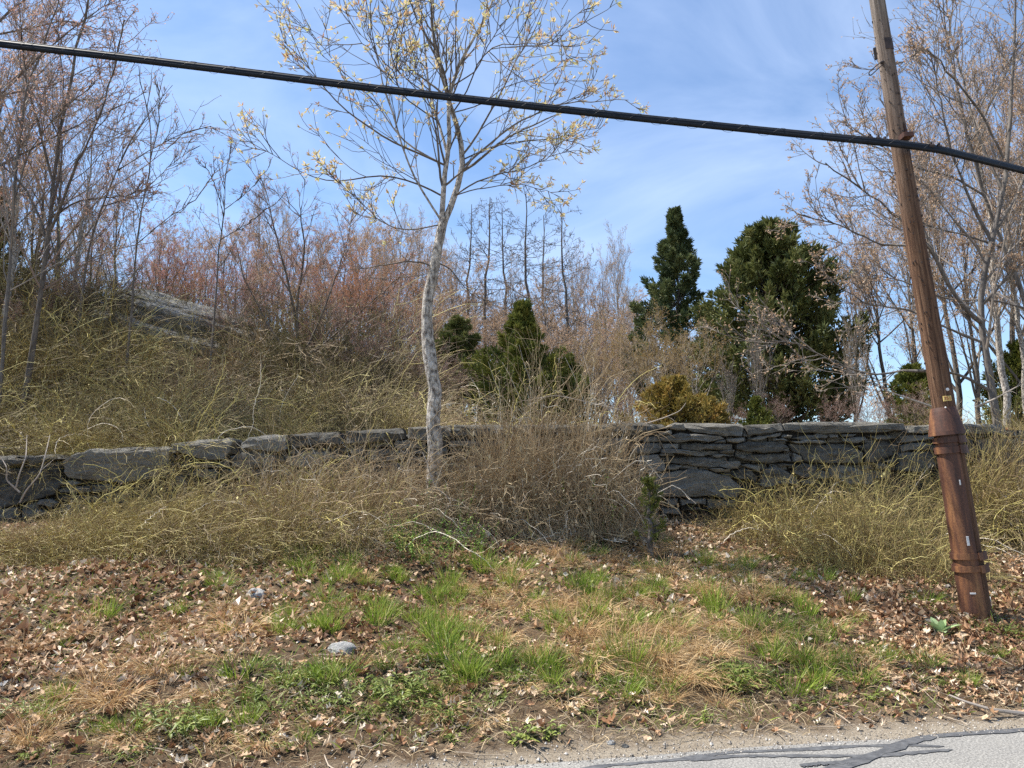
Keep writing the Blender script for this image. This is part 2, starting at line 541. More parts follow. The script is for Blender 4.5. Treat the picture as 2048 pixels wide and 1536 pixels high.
def mat_road():
    m, nt, b = nodes_of('worn_asphalt')
    n = noise_node(nt, 70, 4, 0.85)
    r = ramp(nt, [(0.32, (0.045, 0.044, 0.042)), (0.45, (0.16, 0.155, 0.145)), (0.56, (0.27, 0.26, 0.24)), (0.70, (0.50, 0.485, 0.45))])
    nt.links.new(n.outputs['Fac'], r.inputs['Fac'])
    n2 = noise_node(nt, 1.6, 5, 0.6)
    r2 = ramp(nt, [(0.3, (0.82, 0.82, 0.82)), (0.7, (1.08, 1.07, 1.04))])
    nt.links.new(n2.outputs['Fac'], r2.inputs['Fac'])
    mu = nt.nodes.new('ShaderNodeMix')
    mu.data_type = 'RGBA'
    mu.blend_type = 'MULTIPLY'
    mu.inputs['Factor'].default_value = 1
    nt.links.new(r.outputs['Color'], mu.inputs['A'])
    nt.links.new(r2.outputs['Color'], mu.inputs['B'])
    nt.links.new(mu.outputs['Result'], b.inputs['Base Color'])
    b.inputs['Roughness'].default_value = 0.85
    bump(nt, b, n.outputs['Fac'], 0.5, 0.006)
    return m


M['ground'] = mat_ground()
M['road'] = mat_road()

# ------------------------------------------------------------------ the lie of the land
def edge_y(x):
    return 4.80 + 0.205 * x


def wall_y(x):
    return 10.75 + 0.10 * np.asarray(x)


def wall_top(x):
    return np.interp(x, [-9, -6.4, -5.8, -5.2, -3.6, -2.5, -1.2, 0.6, 1.6, 7, 12], [2.02, 2.02, 2.06, 2.22, 2.29, 2.38, 2.42, 2.50, 2.55, 2.60, 2.60])


def gz(x, y):
    x = np.asarray(x, float)
    y = np.asarray(y, float)
    s = (y - edge_y(x)) / 1.021
    front = np.interp(s, [-60, -7.4, -7.0, -6.9, -0.02, 0.05, 0.25, 0.6, 1.2, 2.2, 3.2, 4.4, 5.6, 6.4, 40],
                      [0.35, 0.05, 0.0, -0.03, -0.03, 0.004, 0.03, 0.10, 0.24, 0.43, 0.62, 0.88, 1.16, 1.27, 1.3])
    p = np.stack([x * 0.9, y * 0.9, x * 0], -1)
    amp = np.interp(s, [0.1, 0.8, 3], [0.0, 0.05, 0.09])
    amp = np.where(s < -7.2, 0.05, amp)
    front = front + amp * fbm(p, 4)
    d = y - wall_y(x)
    A = np.interp(x, [-40, -16, -9, -5, -2, 1, 6], [4.8, 4.6, 4.1, 3.0, 1.6, 0.5, 0.0])
    t = np.clip(d / 11.0, 0, 1)
    G = t * t * (3 - 2 * t)
    back = wall_top(x) - 0.10 + A * G + 0.12 * fbm(p * 0.6, 3) * np.clip(d / 2, 0, 1) - np.clip(d - 40, 0, 400) * 0.01
    w = np.clip((d - 0.18) / 0.22, 0, 1)
    return front * (1 - w) + back * w


def ghit(px, py):
    d = ray(px, py)
    t = np.arange(2.5, 40, 0.01)
    P = np.array([0, 0, EYE]) + d[None] * t[:, None]
    h = gz(P[:, 0], P[:, 1])
    k = np.argmax(P[:, 2] <= h)
    return P[k]


def build_ground():
    xs = np.concatenate([-np.geomspace(1500, 10.2, 26), np.arange(-10, 10.01, 0.1), np.geomspace(10.2, 1500, 26)])
    ds = np.concatenate([-np.geomspace(900, 11, 18), np.arange(-10.8, -6.6, 0.3), np.arange(-6.5, 0.15, 0.085), [0.18, 0.29, 0.42], np.arange(0.6, 14, 0.3), np.geomspace(14.5, 1500, 26)])
    X, D = np.meshgrid(xs, ds)
    Y = np.where(np.abs(X) < 60, 10.75 + 0.10 * X, 10.75 + 0.10 * np.clip(X, -60, 60)) + D
    Z = gz(np.clip(X, -60, 60), np.clip(Y, -60, 300))
    s = (Y - edge_y(X)) / 1.021
    fine = (np.abs(X) < 10) & (s > 0.1) & (D < 0)
    nz = fbm(np.stack([X * 7, Y * 7, X * 0], -1), 3)
    Z = Z + np.where(fine, 0.018 * nz * np.clip(s, 0, 1), 0)
    nx, ny = len(xs), len(ds)
    i = np.arange(ny - 1)[:, None] * nx + np.arange(nx - 1)[None]
    F = np.stack([i, i + 1, i + nx + 1, i + nx], -1).reshape(-1, 4)
    sand = np.interp(s, [-0.5, 0.0, 0.22, 0.5, 0.9], [0.9, 0.85, 0.50, 0.22, 0.05]) - np.interp(X, [-3, -0.8, 0.4], [0.32, 0.2, 0.0]) * (s > 0.02)
    g = Geo().add(np.stack([X, Y, Z], -1).reshape(-1, 3), F, sand.ravel())
    return tag(g.obj('ground', M['ground'], smooth=True), 'leaf-strewn soil bank rising from the road to the wall', kind='structure')


ground = build_ground()


def build_road():
    xs = np.concatenate([-np.geomspace(400, 9, 14), np.arange(-8.8, 8.81, 0.1), np.geomspace(9, 400, 14)])
    rows = np.array([-6.95, -5, -3.5, -2, -1.2, -0.6, -0.25, 0.0])
    V = []
    for k, r in enumerate(rows):
        e = edge_y(xs) + r * 1.021
        z = np.zeros_like(xs)
        if k == len(rows) - 1:
            e = e + 0.045 * fbm(np.stack([xs * 1.7, xs * 0, xs * 0], -1), 4) + 0.02
            z = z + 0.001
        else:
            z = z + 0.0
        V.append(np.stack([xs, e, z], -1))
    V = np.stack(V)
    nx = len(xs)
    i = np.arange(len(rows) - 1)[:, None] * nx + np.arange(nx - 1)[None]
    F = np.stack([i, i + 1, i + nx + 1, i + nx], -1).reshape(-1, 4)
    road = tag(Geo().add(V.reshape(-1, 3), F).obj('road', M['road'], smooth=True), 'pale worn asphalt road with tar sealed cracks', kind='structure')

    def on_road(px, py):
        d = ray(px, py)
        return np.array([0, 0, EYE]) + d * (EYE / -d[2])
    lines = [
        ([(1080, 1560), (1199, 1533), (1352, 1521), (1426, 1510), (1468, 1505), (1579, 1501), (1712, 1493), (1809, 1491), (1888, 1493)], 0.055),
        ([(1380, 1522), (1468, 1513), (1610, 1513), (1746, 1513), (1823, 1507), (1905, 1500)], 0.05),
        ([(1560, 1580), (1667, 1538), (1723, 1520), (1780, 1500), (1817, 1484), (1865, 1474), (1922, 1469), (2048, 1461), (2250, 1452)], 0.075),
        ([(1600, 1533), (1638, 1529), (1712, 1525)], 0.05),
    ]
    rg = np.random.default_rng(5)
    for li, (pts, w) in enumerate(lines):
        C = resample([on_road(*p) for p in pts], 60)
        T = norm(np.gradient(C, axis=0))
        S = np.stack([-T[:, 1], T[:, 0], T[:, 2] * 0], 1)
        ww = w * (1 + 0.35 * vnoise(np.stack([np.arange(60) * 0.35, C[:, 0] * 0 + w * 90, C[:, 0] * 0], -1)))
        ww[:2] *= [0.15, 0.6]
        ww[-2:] *= [0.6, 0.15]
        C[:, 2] = 0.0035 + 0.0012 * li
        j = 0.006 * rg.normal(size=60)
        Vv = np.stack([C - S * (ww / 2 + j)[:, None], C + S * (ww / 2)[:, None]], 1).reshape(-1, 3)
        k = np.arange(59) * 2
        Geo().add(Vv, np.stack([k, k + 1, k + 3, k + 2], -1)).obj('crack_sealant', M['tar'], road)
    return road


road = build_road()

# ------------------------------------------------------------------ stone wall
SCL = 2048 / 330.0


def Z(off, pts):
    return [(off[0] + x / SCL, off[1] + y / SCL) for x, y in pts]


O1, O3, O4 = (1230, 830), (0, 880), (320, 840)
R2 = lambda pts: Z((1540, 830), pts)
R1 = lambda pts: Z(O1, pts)
R3 = lambda pts: Z(O3, pts)
R4 = lambda pts: Z(O4, pts)
STONES = [
    R1([(60, 100), (370, 82), (600, 110), (660, 165), (500, 190), (380, 240), (170, 265), (60, 200)]),
    R1([(850, 90), (1590, 105), (1600, 150), (1575, 268), (1300, 255), (1120, 225), (960, 205), (870, 160)]),
    R1([(640, 150), (760, 90), (850, 110), (880, 190), (780, 185), (700, 175)]),
    R1([(545, 215), (700, 180), (700, 240), (540, 265)]),
    R1([(540, 275), (830, 218), (1000, 228), (1300, 265), (1350, 300), (1220, 325), (930, 320), (800, 345), (560, 320)]),
    R1([(1370, 300), (1610, 280), (1600, 320), (1520, 350), (1400, 335)]),
    R1([(1250, 318), (1370, 308), (1370, 345), (1230, 345)]),
    R1([(820, 370), (1000, 335), (1450, 370), (1460, 430), (1100, 425), (1050, 450), (830, 420)]),
    R1([(190, 370), (560, 345), (585, 400), (560, 460), (400, 485), (200, 480)]),
    R1([(590, 360), (790, 350), (780, 420), (600, 415)]),
    R1([(570, 430), (800, 420), (1040, 455), (1130, 480), (1110, 510), (780, 480), (570, 475)]),
    R1([(540, 488), (720, 484), (740, 508), (560, 512)]),
    R1([(580, 525), (900, 515), (1310, 545), (1320, 580), (1540, 570), (1555, 610), (1510, 660), (1180, 655), (1000, 640), (900, 605), (640, 600)]),
    R1([(280, 500), (540, 490), (570, 550), (620, 600), (620, 690), (440, 740), (280, 700)]),
    R1([(640, 640), (830, 625), (780, 670), (650, 680)]),
    R1([(440, 745), (700, 705), (850, 690), (1000, 655), (1150, 680), (1290, 730), (1430, 770), (1530, 850), (1585, 920), (1500, 1040), (1300, 1020), (700, 1020), (480, 1030), (470, 850)]),
    R1([(1160, 665), (1420, 668), (1420, 705), (1250, 710)]),
    R1([(1430, 740), (1560, 660), (1690, 680), (1770, 780), (1740, 850), (1650, 800), (1500, 785)]),
    R1([(1560, 620), (1660, 600), (1800, 640), (1790, 720), (1700, 670)]),
    R1([(1300, 440), (1480, 435), (1470, 470), (1300, 475)]),
    R1([(1210, 490), (1420, 490), (1430, 515), (1220, 520)]),
    R1([(1500, 365), (1640, 335), (2048, 325), (2140, 400), (2160, 455), (1900, 470), (1600, 460), (1500, 420)]),
    R1([(1490, 515), (1700, 490), (2170, 480), (2180, 575), (1900, 600), (1600, 560)]),
    R1([(1615, 125), (2085, 100), (2090, 200), (1950, 225), (1800, 240), (1645, 250)]),
    R1([(2095, 105), (2400, 75), (3000, 85), (3560, 110), (3580, 190), (3300, 215), (2900, 225), (2500, 225), (2300, 220), (2095, 190)]),
    R1([(1650, 300), (1820, 262), (1930, 245), (2070, 215), (2040, 260), (1830, 300), (1700, 315)]),
    R2([(150, 240), (270, 255), (250, 285), (140, 278)]),
    R2([(20, 290), (170, 288), (205, 322), (40, 318)]),
    R2([(40, 332), (180, 328), (195, 362), (90, 372)]),
    R2([(230, 290), (450, 250), (590, 240), (720, 260), (700, 290), (400, 312)]),
    R2([(240, 322), (500, 318), (700, 340), (560, 352), (300, 345)]),
    R2([(730, 240), (840, 240), (845, 280), (740, 278)]),
    R2([(870, 240), (1080, 240), (1010, 272), (880, 268)]),
    R2([(880, 290), (1180, 272), (1195, 322), (1000, 352), (900, 332)]),
    R2([(1200, 255), (1480, 245), (1570, 290), (1300, 302)]),
    R2([(240, 355), (600, 355), (850, 390), (1030, 415), (1140, 470), (1130, 588), (850, 600), (540, 590), (425, 570), (385, 490), (285, 445)]),
    R2([(1060, 395), (1250, 335), (1420, 305), (1540, 380), (1520, 500), (1300, 588), (1165, 590), (1175, 470)]),
    R2([(285, 472), (378, 512), (398, 575), (290, 578)]),
    R2([(1575, 475), (1900, 445), (2040, 485), (2060, 640), (1800, 720), (1575, 690)]),
    R2([(1600, 385), (1880, 335), (2000, 370), (1900, 425), (1620, 452)]),
    R2([(1600, 260), (2000, 240), (2100, 300), (1900, 325), (1620, 340)]),
    R2([(1690, 130), (2300, 110), (2320, 215), (1950, 220), (1680, 225)]),
    R2([(300, 640), (420, 595), (570, 650), (560, 760), (420, 780), (290, 720)]),
    R1([(1790, 870), (1850, 680), (1960, 620), (2130, 700), (2270, 820), (2250, 865), (2000, 870), (1850, 910)]),
    R2([(720, 680), (880, 610), (1100, 680), (1280, 760), (1290, 860), (1000, 860), (750, 760)]),
    R2([(1270, 610), (1400, 592), (1480, 660), (1330, 672)]),
    R2([(1400, 572), (1530, 545), (1540, 600), (1470, 604)]),
    R2([(90, 608), (310, 608), (290, 632), (120, 642)]),
    R2([(360, 800), (540, 800), (560, 862), (400, 872)]),
    R2([(2080, 330), (2500, 300), (2520, 520), (2090, 560)]),
    R2([(2100, 600), (2480, 580), (2500, 800), (2120, 820)]),
    R2([(2340, 110), (2900, 120), (2910, 230), (2345, 240)]),
    R2([(2540, 300), (2900, 280), (2910, 470), (2550, 520)]),
    R1([(630, 1030), (780, 1030), (760, 1120), (640, 1110)]),
    R1([(800, 1040), (1130, 1040), (1130, 1110), (820, 1120)]),
    R1([(1150, 1040), (1500, 1060), (1480, 1150), (1140, 1170)]),
    R1([(820, 1140), (1080, 1150), (1060, 1190), (840, 1185)]),
    R1([(150, 830), (300, 780), (430, 760), (450, 1000), (350, 1020), (180, 960)]),
    R1([(170, 1040), (330, 1040), (340, 1120), (200, 1150)]),
    R1([(570, 1150), (800, 1150), (820, 1230), (580, 1230)]),
    R1([(200, 1180), (540, 1150), (560, 1260), (200, 1270)]),
    R1([(-330, 120), (40, 105), (45, 210), (-120, 250), (-330, 225)]),
    R1([(-300, 280), (140, 290), (160, 440), (-150, 450), (-310, 400)]),
    R3([(-300, 190), (120, 180), (250, 225), (370, 245), (300, 300), (0, 360), (-300, 370)]),
    R3([(-300, 390), (200, 345), (380, 335), (600, 295), (740, 285), (760, 500), (740, 570), (680, 680), (300, 780), (0, 850), (-300, 860)]),
    R3([(200, 200), (650, 170), (760, 230), (560, 270), (390, 318), (345, 250)]),
    R3([(775, 275), (900, 190), (1110, 110), (1250, 110), (1660, 100), (2000, 70), (2100, 100), (2090, 400), (1900, 470), (1500, 540), (1250, 510), (1000, 490), (835, 470)]),
    R3([(750, 525), (900, 505), (1010, 540), (900, 570), (770, 555)]),
    R3([(720, 620), (800, 578), (1100, 582), (1150, 640), (950, 670), (760, 650)]),
    R3([(1150, 562), (1400, 545), (1450, 640), (1180, 655)]),
    R3([(700, 690), (1000, 685), (1250, 690), (1240, 780), (900, 780), (720, 740)]),
    R3([(500, 740), (640, 720), (740, 770), (680, 840), (490, 800)]),
    R3([(740, 800), (1080, 800), (1100, 880), (760, 900)]),
    R3([(280, 800), (480, 755), (485, 860), (620, 885), (420, 970), (260, 960)]),
    R3([(750, 920), (1100, 900), (1090, 980), (800, 960)]),
    R3([(1300, 660), (1500, 650), (1650, 720), (1600, 800), (1300, 780)]),
    R3([(-200, 880), (240, 835), (240, 990), (-200, 1000)]),
    R4([(150, 300), (330, 265), (600, 230), (900, 225), (920, 260), (870, 400), (800, 490), (600, 510), (330, 430), (170, 380)]),
    R4([(1010, 300), (1110, 210), (1330, 180), (1560, 180), (1590, 355), (1480, 400), (1200, 375), (1040, 360)]),
    R4([(1610, 180), (2200, 145), (2290, 300), (1900, 320), (1625, 360)]),
    R4([(870, 450), (1080, 390), (1440, 440), (1460, 565), (1130, 610), (900, 580)]),
    R4([(1540, 470), (1760, 400), (2100, 380), (2200, 480), (1800, 590), (1600, 565)]),
    R4([(760, 640), (1080, 625), (1440, 605), (1690, 625), (1690, 690), (1250, 700), (1000, 740), (760, 700)]),
    R4([(200, 700), (300, 690), (340, 800), (220, 810)]),
    R4([(900, 880), (1100, 860), (1200, 920), (950, 960)]),
    R4([(2300, 140), (2700, 110), (3000, 90), (3050, 230), (2700, 280), (2320, 300)]),
    R4([(3070, 90), (3600, 60), (3620, 200), (3300, 250), (3080, 230)]),
    R4([(3640, 60), (4260, 50), (4280, 180), (4000, 200), (3660, 200)]),
    R4([(4300, 50), (5000, 60), (5290, 60), (5300, 180), (4800, 170), (4320, 190)]),
]


def in_poly(px, py, poly):
    c = False
    n = len(poly)
    for i in range(n):
        x1, y1 = poly[i]
        x2, y2 = poly[i - 1]
        if (y1 > py) != (y2 > py) and px < (x2 - x1) * (py - y1) / (y2 - y1) + x1:
            c = not c
    return c


def wall_uv(px, py):
    """pixel -> (x, z) on the plane of the wall face"""
    d = ray(px, py)
    t = 10.75 / (d[1] - 0.10 * d[0])
    return d[0] * t, EYE + d[2] * t


def make_stone(poly, rng, proud, depth, parent, seed):
    P = np.array(poly, float)
    if (np.roll(P[:, 0], -1) * P[:, 1] - P[:, 0] * np.roll(P[:, 1], -1)).sum() > 0:
        P = P[::-1]
    # densify and roughen the outline
    out = []
    for i in range(len(P)):
        a, b = P[i], P[(i + 1) % len(P)]
        L = np.linalg.norm(b - a)
        k = max(1, min(4, int(L / 0.07)))
        for j in range(k):
            out.append(a + (b - a) * (j / k) + rng.normal(size=2) * min(0.008, L * 0.05) * (1 if j else 0.4))
    P = np.array(out)
    n = len(P)
    c = P.mean(0)
    size = math.sqrt(max(np.ptp(P[:, 0]) * np.ptp(P[:, 1]), 1e-4))
    rings = [(1.0, depth), (1.0, 0.035), (0.985, 0.006), (0.93, -0.004), (0.70, -0.012), (0.38, -0.016)]
    tx, tz = rng.normal(0, 0.10), rng.normal(0, 0.13)
    V = []
    for f, dd in rings:
        q = c + (P - c) * f
        y = np.full(n, dd - proud)
        if dd < depth - 1e-6:
            nz = fbm(np.stack([q[:, 0] * 3.5, q[:, 1] * 9 + seed, q[:, 0] * 0 + seed * 0.37], -1), 4)
            y = y + 0.034 * nz + tx * (q[:, 0] - c[0]) * 0.35 + tz * (q[:, 1] - c[1]) * 0.5
        if dd < depth - 1e-6:
            hgt = np.ptp(P[:, 1])
            cap = P[:, 1].max() > float(wall_top(c[0])) - 0.09
            y = y + min(0.11 if cap else 0.05, (0.5 if cap else 0.22) * hgt) * np.clip((q[:, 1] - (P[:, 1].max() - min(0.09, 0.35 * hgt))) / min(0.09, 0.35 * hgt), 0, 1) ** 1.5
        V.append(np.stack([q[:, 0], y, q[:, 1]], 1))
    yc = -0.016 - proud
    V.append(np.array([[c[0], yc, c[1]]]))
    V = np.concatenate(V)
    V[:, 1] += wall_y(V[:, 0])
    V[:, 1] = np.maximum(V[:, 1], wall_y(V[:, 0]) - 0.16)
    V[:n, 1] = wall_y(V[:n, 0]) + depth
    Q, T = [], []
    nr = len(rings)
    for r in range(nr - 1):
        for i in range(n):
            j = (i + 1) % n
            Q.append((r * n + i, r * n + j, (r + 1) * n + j, (r + 1) * n + i))
    for i in range(n):
        T.append(((nr - 1) * n + i, (nr - 1) * n + (i + 1) % n, nr * n))
    org = np.array([c[0], wall_y(c[0]), c[1]])
    V = V - org
    g = Geo()
    g.add(V, np.array(Q))
    g.T.append(np.array(T))
    o = g.obj('stone', M['stone'], parent)
    o.location = tuple(org)
    return o


def build_wall():
    rng = np.random.default_rng(11)
    wall = thing('stone_wall', 'long dry-laid grey fieldstone retaining wall above the bank', 'wall')
    polys = []
    for k, st in enumerate(STONES):
        poly = [wall_uv(*p) for p in st]
        polys.append(poly)
        make_stone(poly, rng, rng.uniform(0.0, 0.05), 0.34, wall, k * 3.1)
    # rubble courses wherever no traced stone sits
    z = 2.62
    nfill = 0
    while z > 1.05:
        h = rng.uniform(0.07, 0.16)
        z -= h
        x = -7.6
        while x < 8.2:
            w = h * rng.uniform(1.8, 4.4)
            top = float(wall_top(x + w / 2)) - 0.02
            cx, cz = x + w / 2, z + h / 2
            if cz + h * 0.4 < top and float(gz(cx, wall_y(cx) - 0.05)) < cz + h:
                cover = sum(any(in_poly(cx + a * w, cz + b * h, p) for p in polys) for a in (-0.4, 0, 0.4) for b in (-0.35, 0.35))
                if cover < 5 and nfill < 205:
                    j = lambda s: rng.uniform(-s, s)
                    g = 0.007
                    poly = [(x + g, z + g + j(h * 0.18)), (x + w * 0.5 + j(w * 0.2), z + g + j(h * 0.1)), (x + w - g, z + g + j(h * 0.18)), (x + w - g + j(0.01), z + h * 0.6),
                            (x + w - g - abs(j(0.03)), z + h - g + j(h * 0.12)), (x + w * 0.4, z + h - g + j(h * 0.08)), (x + g + abs(j(0.03)), z + h - g)]
                    make_stone(poly, rng, -0.06 if cover else rng.uniform(-0.035, 0.02), 0.3, wall, 400 + nfill * 1.7)
                    nfill += 1
            x += w
    # earth and packing stones behind the face
    xs = np.arange(-30, 30.01, 0.25)
    V, F = [], []
    for x in xs:
        t = float(wall_top(x)) - 0.07
        y = float(wall_y(x))
        V += [(x, y + 0.13, 0.7), (x, y + 0.13, t), (x, y + 0.55, t)]
    for i in range(len(xs) - 1):
        b = i * 3
        F += [(b, b + 3, b + 4, b + 1), (b + 1, b + 4, b + 5, b + 2)]
    Geo().add(np.array(V), np.array(F)).obj('core', M['core'], wall)
    return wall


M['core'] = mat_noise('wall_packing', [(0.3, (0.02, 0.019, 0.017)), (0.7, (0.06, 0.055, 0.05))], 12, 4, 0.6, None, 0.95, 0.6, 0.03)
wall = build_wall()

# ------------------------------------------------------------------ rocks
def rock(name, label, mat, loc, size, seed, flat=0.5):
    n, m = 22, 40
    th = np.linspace(0, math.pi, n)
    ph = np.linspace(0, 2 * math.pi, m, endpoint=False)
    TH, PH = np.meshgrid(th, ph, indexing='ij')
    d = np.stack([np.sin(TH) * np.cos(PH), np.sin(TH) * np.sin(PH), np.cos(TH)], -1)
    r = 1 + 0.30 * fbm(d * 1.3 + seed, 5)
    r = np.minimum(r, 0.95 + 0.12 * vnoise(d * 2.5 + seed + 5))
    P = d * r[..., None] * np.array(size)
    P[..., 2] += 0.02 * np.sin(P[..., 2] * 40 / max(size[2], 0.1) + P[..., 0] * 2) * size[2]
    i = np.arange(n - 1)[:, None] * m + np.arange(m)[None]
    j = np.arange(n - 1)[:, None] * m + (np.arange(m)[None] + 1) % m
    F = np.stack([i, i + m, j + m, j], -1).reshape(-1, 4)
    o = Geo().add(P.reshape(-1, 3), F).obj(name, mat, smooth=True)
    o.location = tuple(loc)
    return tag(o, label, 'rock')


p = ghit(684, 1303)
rock('rock', 'pale half-buried rock among grass on the bank', M['boulder'], p + [0, 0.02, -0.035], (0.155, 0.12, 0.11), 3)
p = ghit(512, 1190)
rock('rock', 'grey lichen-speckled rock among dead leaves on the bank', M['boulder'], p + [0, 0, -0.01], (0.10, 0.08, 0.085), 9)
p = ghit(1222, 1488)
rock('rock', 'small grey stone lying on sandy verge by the road', M['boulder'], p, (0.035, 0.028, 0.025), 21)
p = ghit(1250, 1494)
rock('rock', 'small dark stone beside a grey stone on the verge', M['outcrop'], p, (0.028, 0.022, 0.02), 27)
def outcrop():
    """tilted bedrock sheets stepping down to one side"""
    rng = np.random.default_rng(6)
    p0 = ghit(320, 665)
    p0 = p0 + np.array([0.1, 0.5, 0.58])
    root = thing('rock_outcrop', 'bare grey bedrock slab rising out of the hillside thicket', 'rock', p0)
    for k, (dx, dz, dy, sx, sy, sz, rz) in enumerate(((-0.35, 0.42, 0.9, 1.25, 1.4, 0.16, 0.1), (0.15, 0.10, 0.45, 1.55, 1.4, 0.22, -0.1), (0.75, -0.28, 0.2, 1.5, 1.3, 0.24, 0.15), (0.2, -0.75, 0.0, 2.0, 1.5, 0.40, 0.0), (1.35, -0.35, 0.9, 0.9, 1.1, 0.30, 0.3))):
        n, m = 40, 16
        V = []
        for i in range(n):
            a = 2 * math.pi * i / n
            cs = np.array([math.copysign(abs(math.cos(a)) ** 0.55, math.cos(a)), math.copysign(abs(math.sin(a)) ** 0.55, math.sin(a))])
            r = 1 + 0.16 * float(vnoise(np.array([math.cos(a) * 2 + k * 7, math.sin(a) * 2, k])))
            for f, z in ((0.0, 1.0), (0.5, 1.0), (0.8, 0.98), (0.95, 0.85), (1.0, 0.5), (0.97, 0.1), (1.02, -0.2), (0.98, -1.0)):
                q = cs * r * f
                V.append((q[0] * sx, q[1] * sy, z * sz))
        V = np.array(V)
        V = V + 0.05 * np.stack([fbm(V * 2.3 + k, 4), fbm(V * 2.3 + 5 + k, 4), fbm(V * np.array([1.5, 1.5, 4]) + 9 + k, 4)], -1)
        F = [(i * 8 + j, ((i + 1) % n) * 8 + j, ((i + 1) % n) * 8 + j + 1, i * 8 + j + 1) for i in range(n) for j in range(7)]
        o = Geo().add(V, np.array(F)).obj('slab', M['outcrop'], root)
        o.location = (dx, dy, dz)
        o.rotation_euler = (math.radians(12), math.radians(16), rz)


outcrop()

# ------------------------------------------------------------------ utility pole and cable
def build_pole():
    B = ghit(1955, 1230)
    Tp = at(1753, 0, B[1] - 0.05)
    ax = Vector(Tp - B)
    L = ax.length + 1.9
    pole = thing('utility_pole', 'leaning brown wooden utility pole braced with a rusty steel sleeve', 'pole', B)
    pole.rotation_euler = ax.to_track_quat('Z', 'Y').to_euler()
    MW = Matrix.Translation(Vector(B)) @ pole.rotation_euler.to_matrix().to_4x4()
    MI = MW.inverted()
    h780 = (MI @ Vector(at(1886, 780, B[1] - 0.02))).z
    h868 = (MI @ Vector(at(1890, 868, B[1] - 0.02))).z
    h815 = (MI @ Vector(at(1888, 815, B[1] - 0.02))).z
    cd = (MI.to_3x3() @ Vector((-B[0], -B[1], 0))).normalized()     # towards the viewer's side of the road
    a0 = math.atan2(cd.y, cd.x)

    k_ = B[1] / FOC / 1.15

    def wr(h):
        return np.interp(h, [-0.4, 0, h780, L - 1.9, L], [30.5 * k_, 29.5 * k_, 24.0 * k_, 17.6 * k_, 15.5 * k_])

    def shell(h0, h1, rad, s0, s1, nh=14, ns=40, thick=0.008, cx=0.0, cy=0.0):
        """part of a pipe: azimuth a0+s0 .. a0+s1, closed sheet with thickness"""
        hh = np.linspace(h0, h1, nh)
        ss = a0 + np.linspace(s0, s1, ns)
        V = []
        for k in (0, 1):
            for h in hh:
                r = rad(h) - k * thick
                V.append(np.stack([cx + r * np.cos(ss), cy + r * np.sin(ss), np.full(ns, h)], -1))
        V = np.concatenate(V)
        i = np.arange(nh - 1)[:, None] * ns + np.arange(ns - 1)[None]
        o = nh * ns
        F1 = np.stack([i, i + 1, i + ns + 1, i + ns], -1).reshape(-1, 4)
        F2 = F1[:, ::-1] + o
        e = [F1, F2]
        a = np.arange(ns - 1)
        e.append(np.stack([a, a + o, a + 1 + o, a + 1], -1))
        a = a + (nh - 1) * ns
        e.append(np.stack([a, a + 1, a + 1 + o, a + o], -1))
        a = np.arange(nh - 1) * ns
        e.append(np.stack([a, a + ns, a + ns + o, a + o], -1))
        a = a + ns - 1
        e.append(np.stack([a, a + o, a + ns + o, a + ns], -1))
        return Geo().add(V, np.concatenate(e))

    # wooden shaft
    nh, ns = 90, 28
    hh = np.linspace(-0.45, L, nh)
    th = np.linspace(0, 2 * math.pi, ns, endpoint=False)
    H, TT = np.meshgrid(hh, th, indexing='ij')
    r = wr(H) * (1 + 0.016 * fbm(np.stack([np.cos(TT) * 2, np.sin(TT) * 2, H * 1.3], -1), 4))
    r = r - 0.010 * np.clip(vnoise(np.stack([np.cos(TT) * 4, np.sin(TT) * 4, H * 0.35], -1)) - 0.45, 0, 1) * 2
    bend = 0.012 * np.sin(H * 1.1)
    V = np.stack([r * np.cos(TT) + bend, r * np.sin(TT), H], -1).reshape(-1, 3)
    V = np.concatenate([V, [[0, 0, L + 0.01]]])
    i = np.arange(nh - 1)[:, None] * ns + np.arange(ns)[None]
    j = np.arange(nh - 1)[:, None] * ns + (np.arange(ns)[None] + 1) % ns
    F = np.stack([i, j, j + ns, i + ns], -1).reshape(-1, 4)
    g = Geo().add(V, F)
    k = (nh - 1) * ns
    g.T.append(np.array([(k + q, k + (q + 1) % ns, nh * ns) for q in range(ns)]))
    g.obj('shaft', M['pole'], pole, smooth=True)

    # viewed from the road: negative azimuth = the left of the pole, positive = the right
    sl = shell(-0.3, h868 + 0.03, lambda h: wr(h) + 0.017, -2.15, 0.62, 30, 40)
    sleeve = sl.obj('steel_sleeve', M['rust'], pole, smooth=False)
    col = shell(h868 - 0.012, h815, lambda h: wr(h) + 0.008 + 0.056 * np.clip((h815 - h) / (h815 - h868), 0, 1) ** 0.8, -2.3, 1.15, 8, 40)
    col.obj('sleeve_collar', M['rust'], pole)

    def hz(y):
        return (MI @ Vector(at(1895 + (y - 868) * 0.18, y, B[1] - 0.02))).z
    for ya, yb in ((874, 885), (893, 906), (1104, 1116), (1129, 1141)):
        b = shell(hz(yb), hz(ya), lambda h: wr(h) + 0.034, -2.2, 0.70, 3, 36, 0.009)
        bo = b.obj('band', M['rust'], pole)
        b2 = shell(hz(yb) - 0.012, hz(ya) + 0.004, lambda h: wr(h) + 0.044, 0.62, 1.75, 3, 16, 0.022)
        b2.obj('band_clamp', M['rust'], bo)

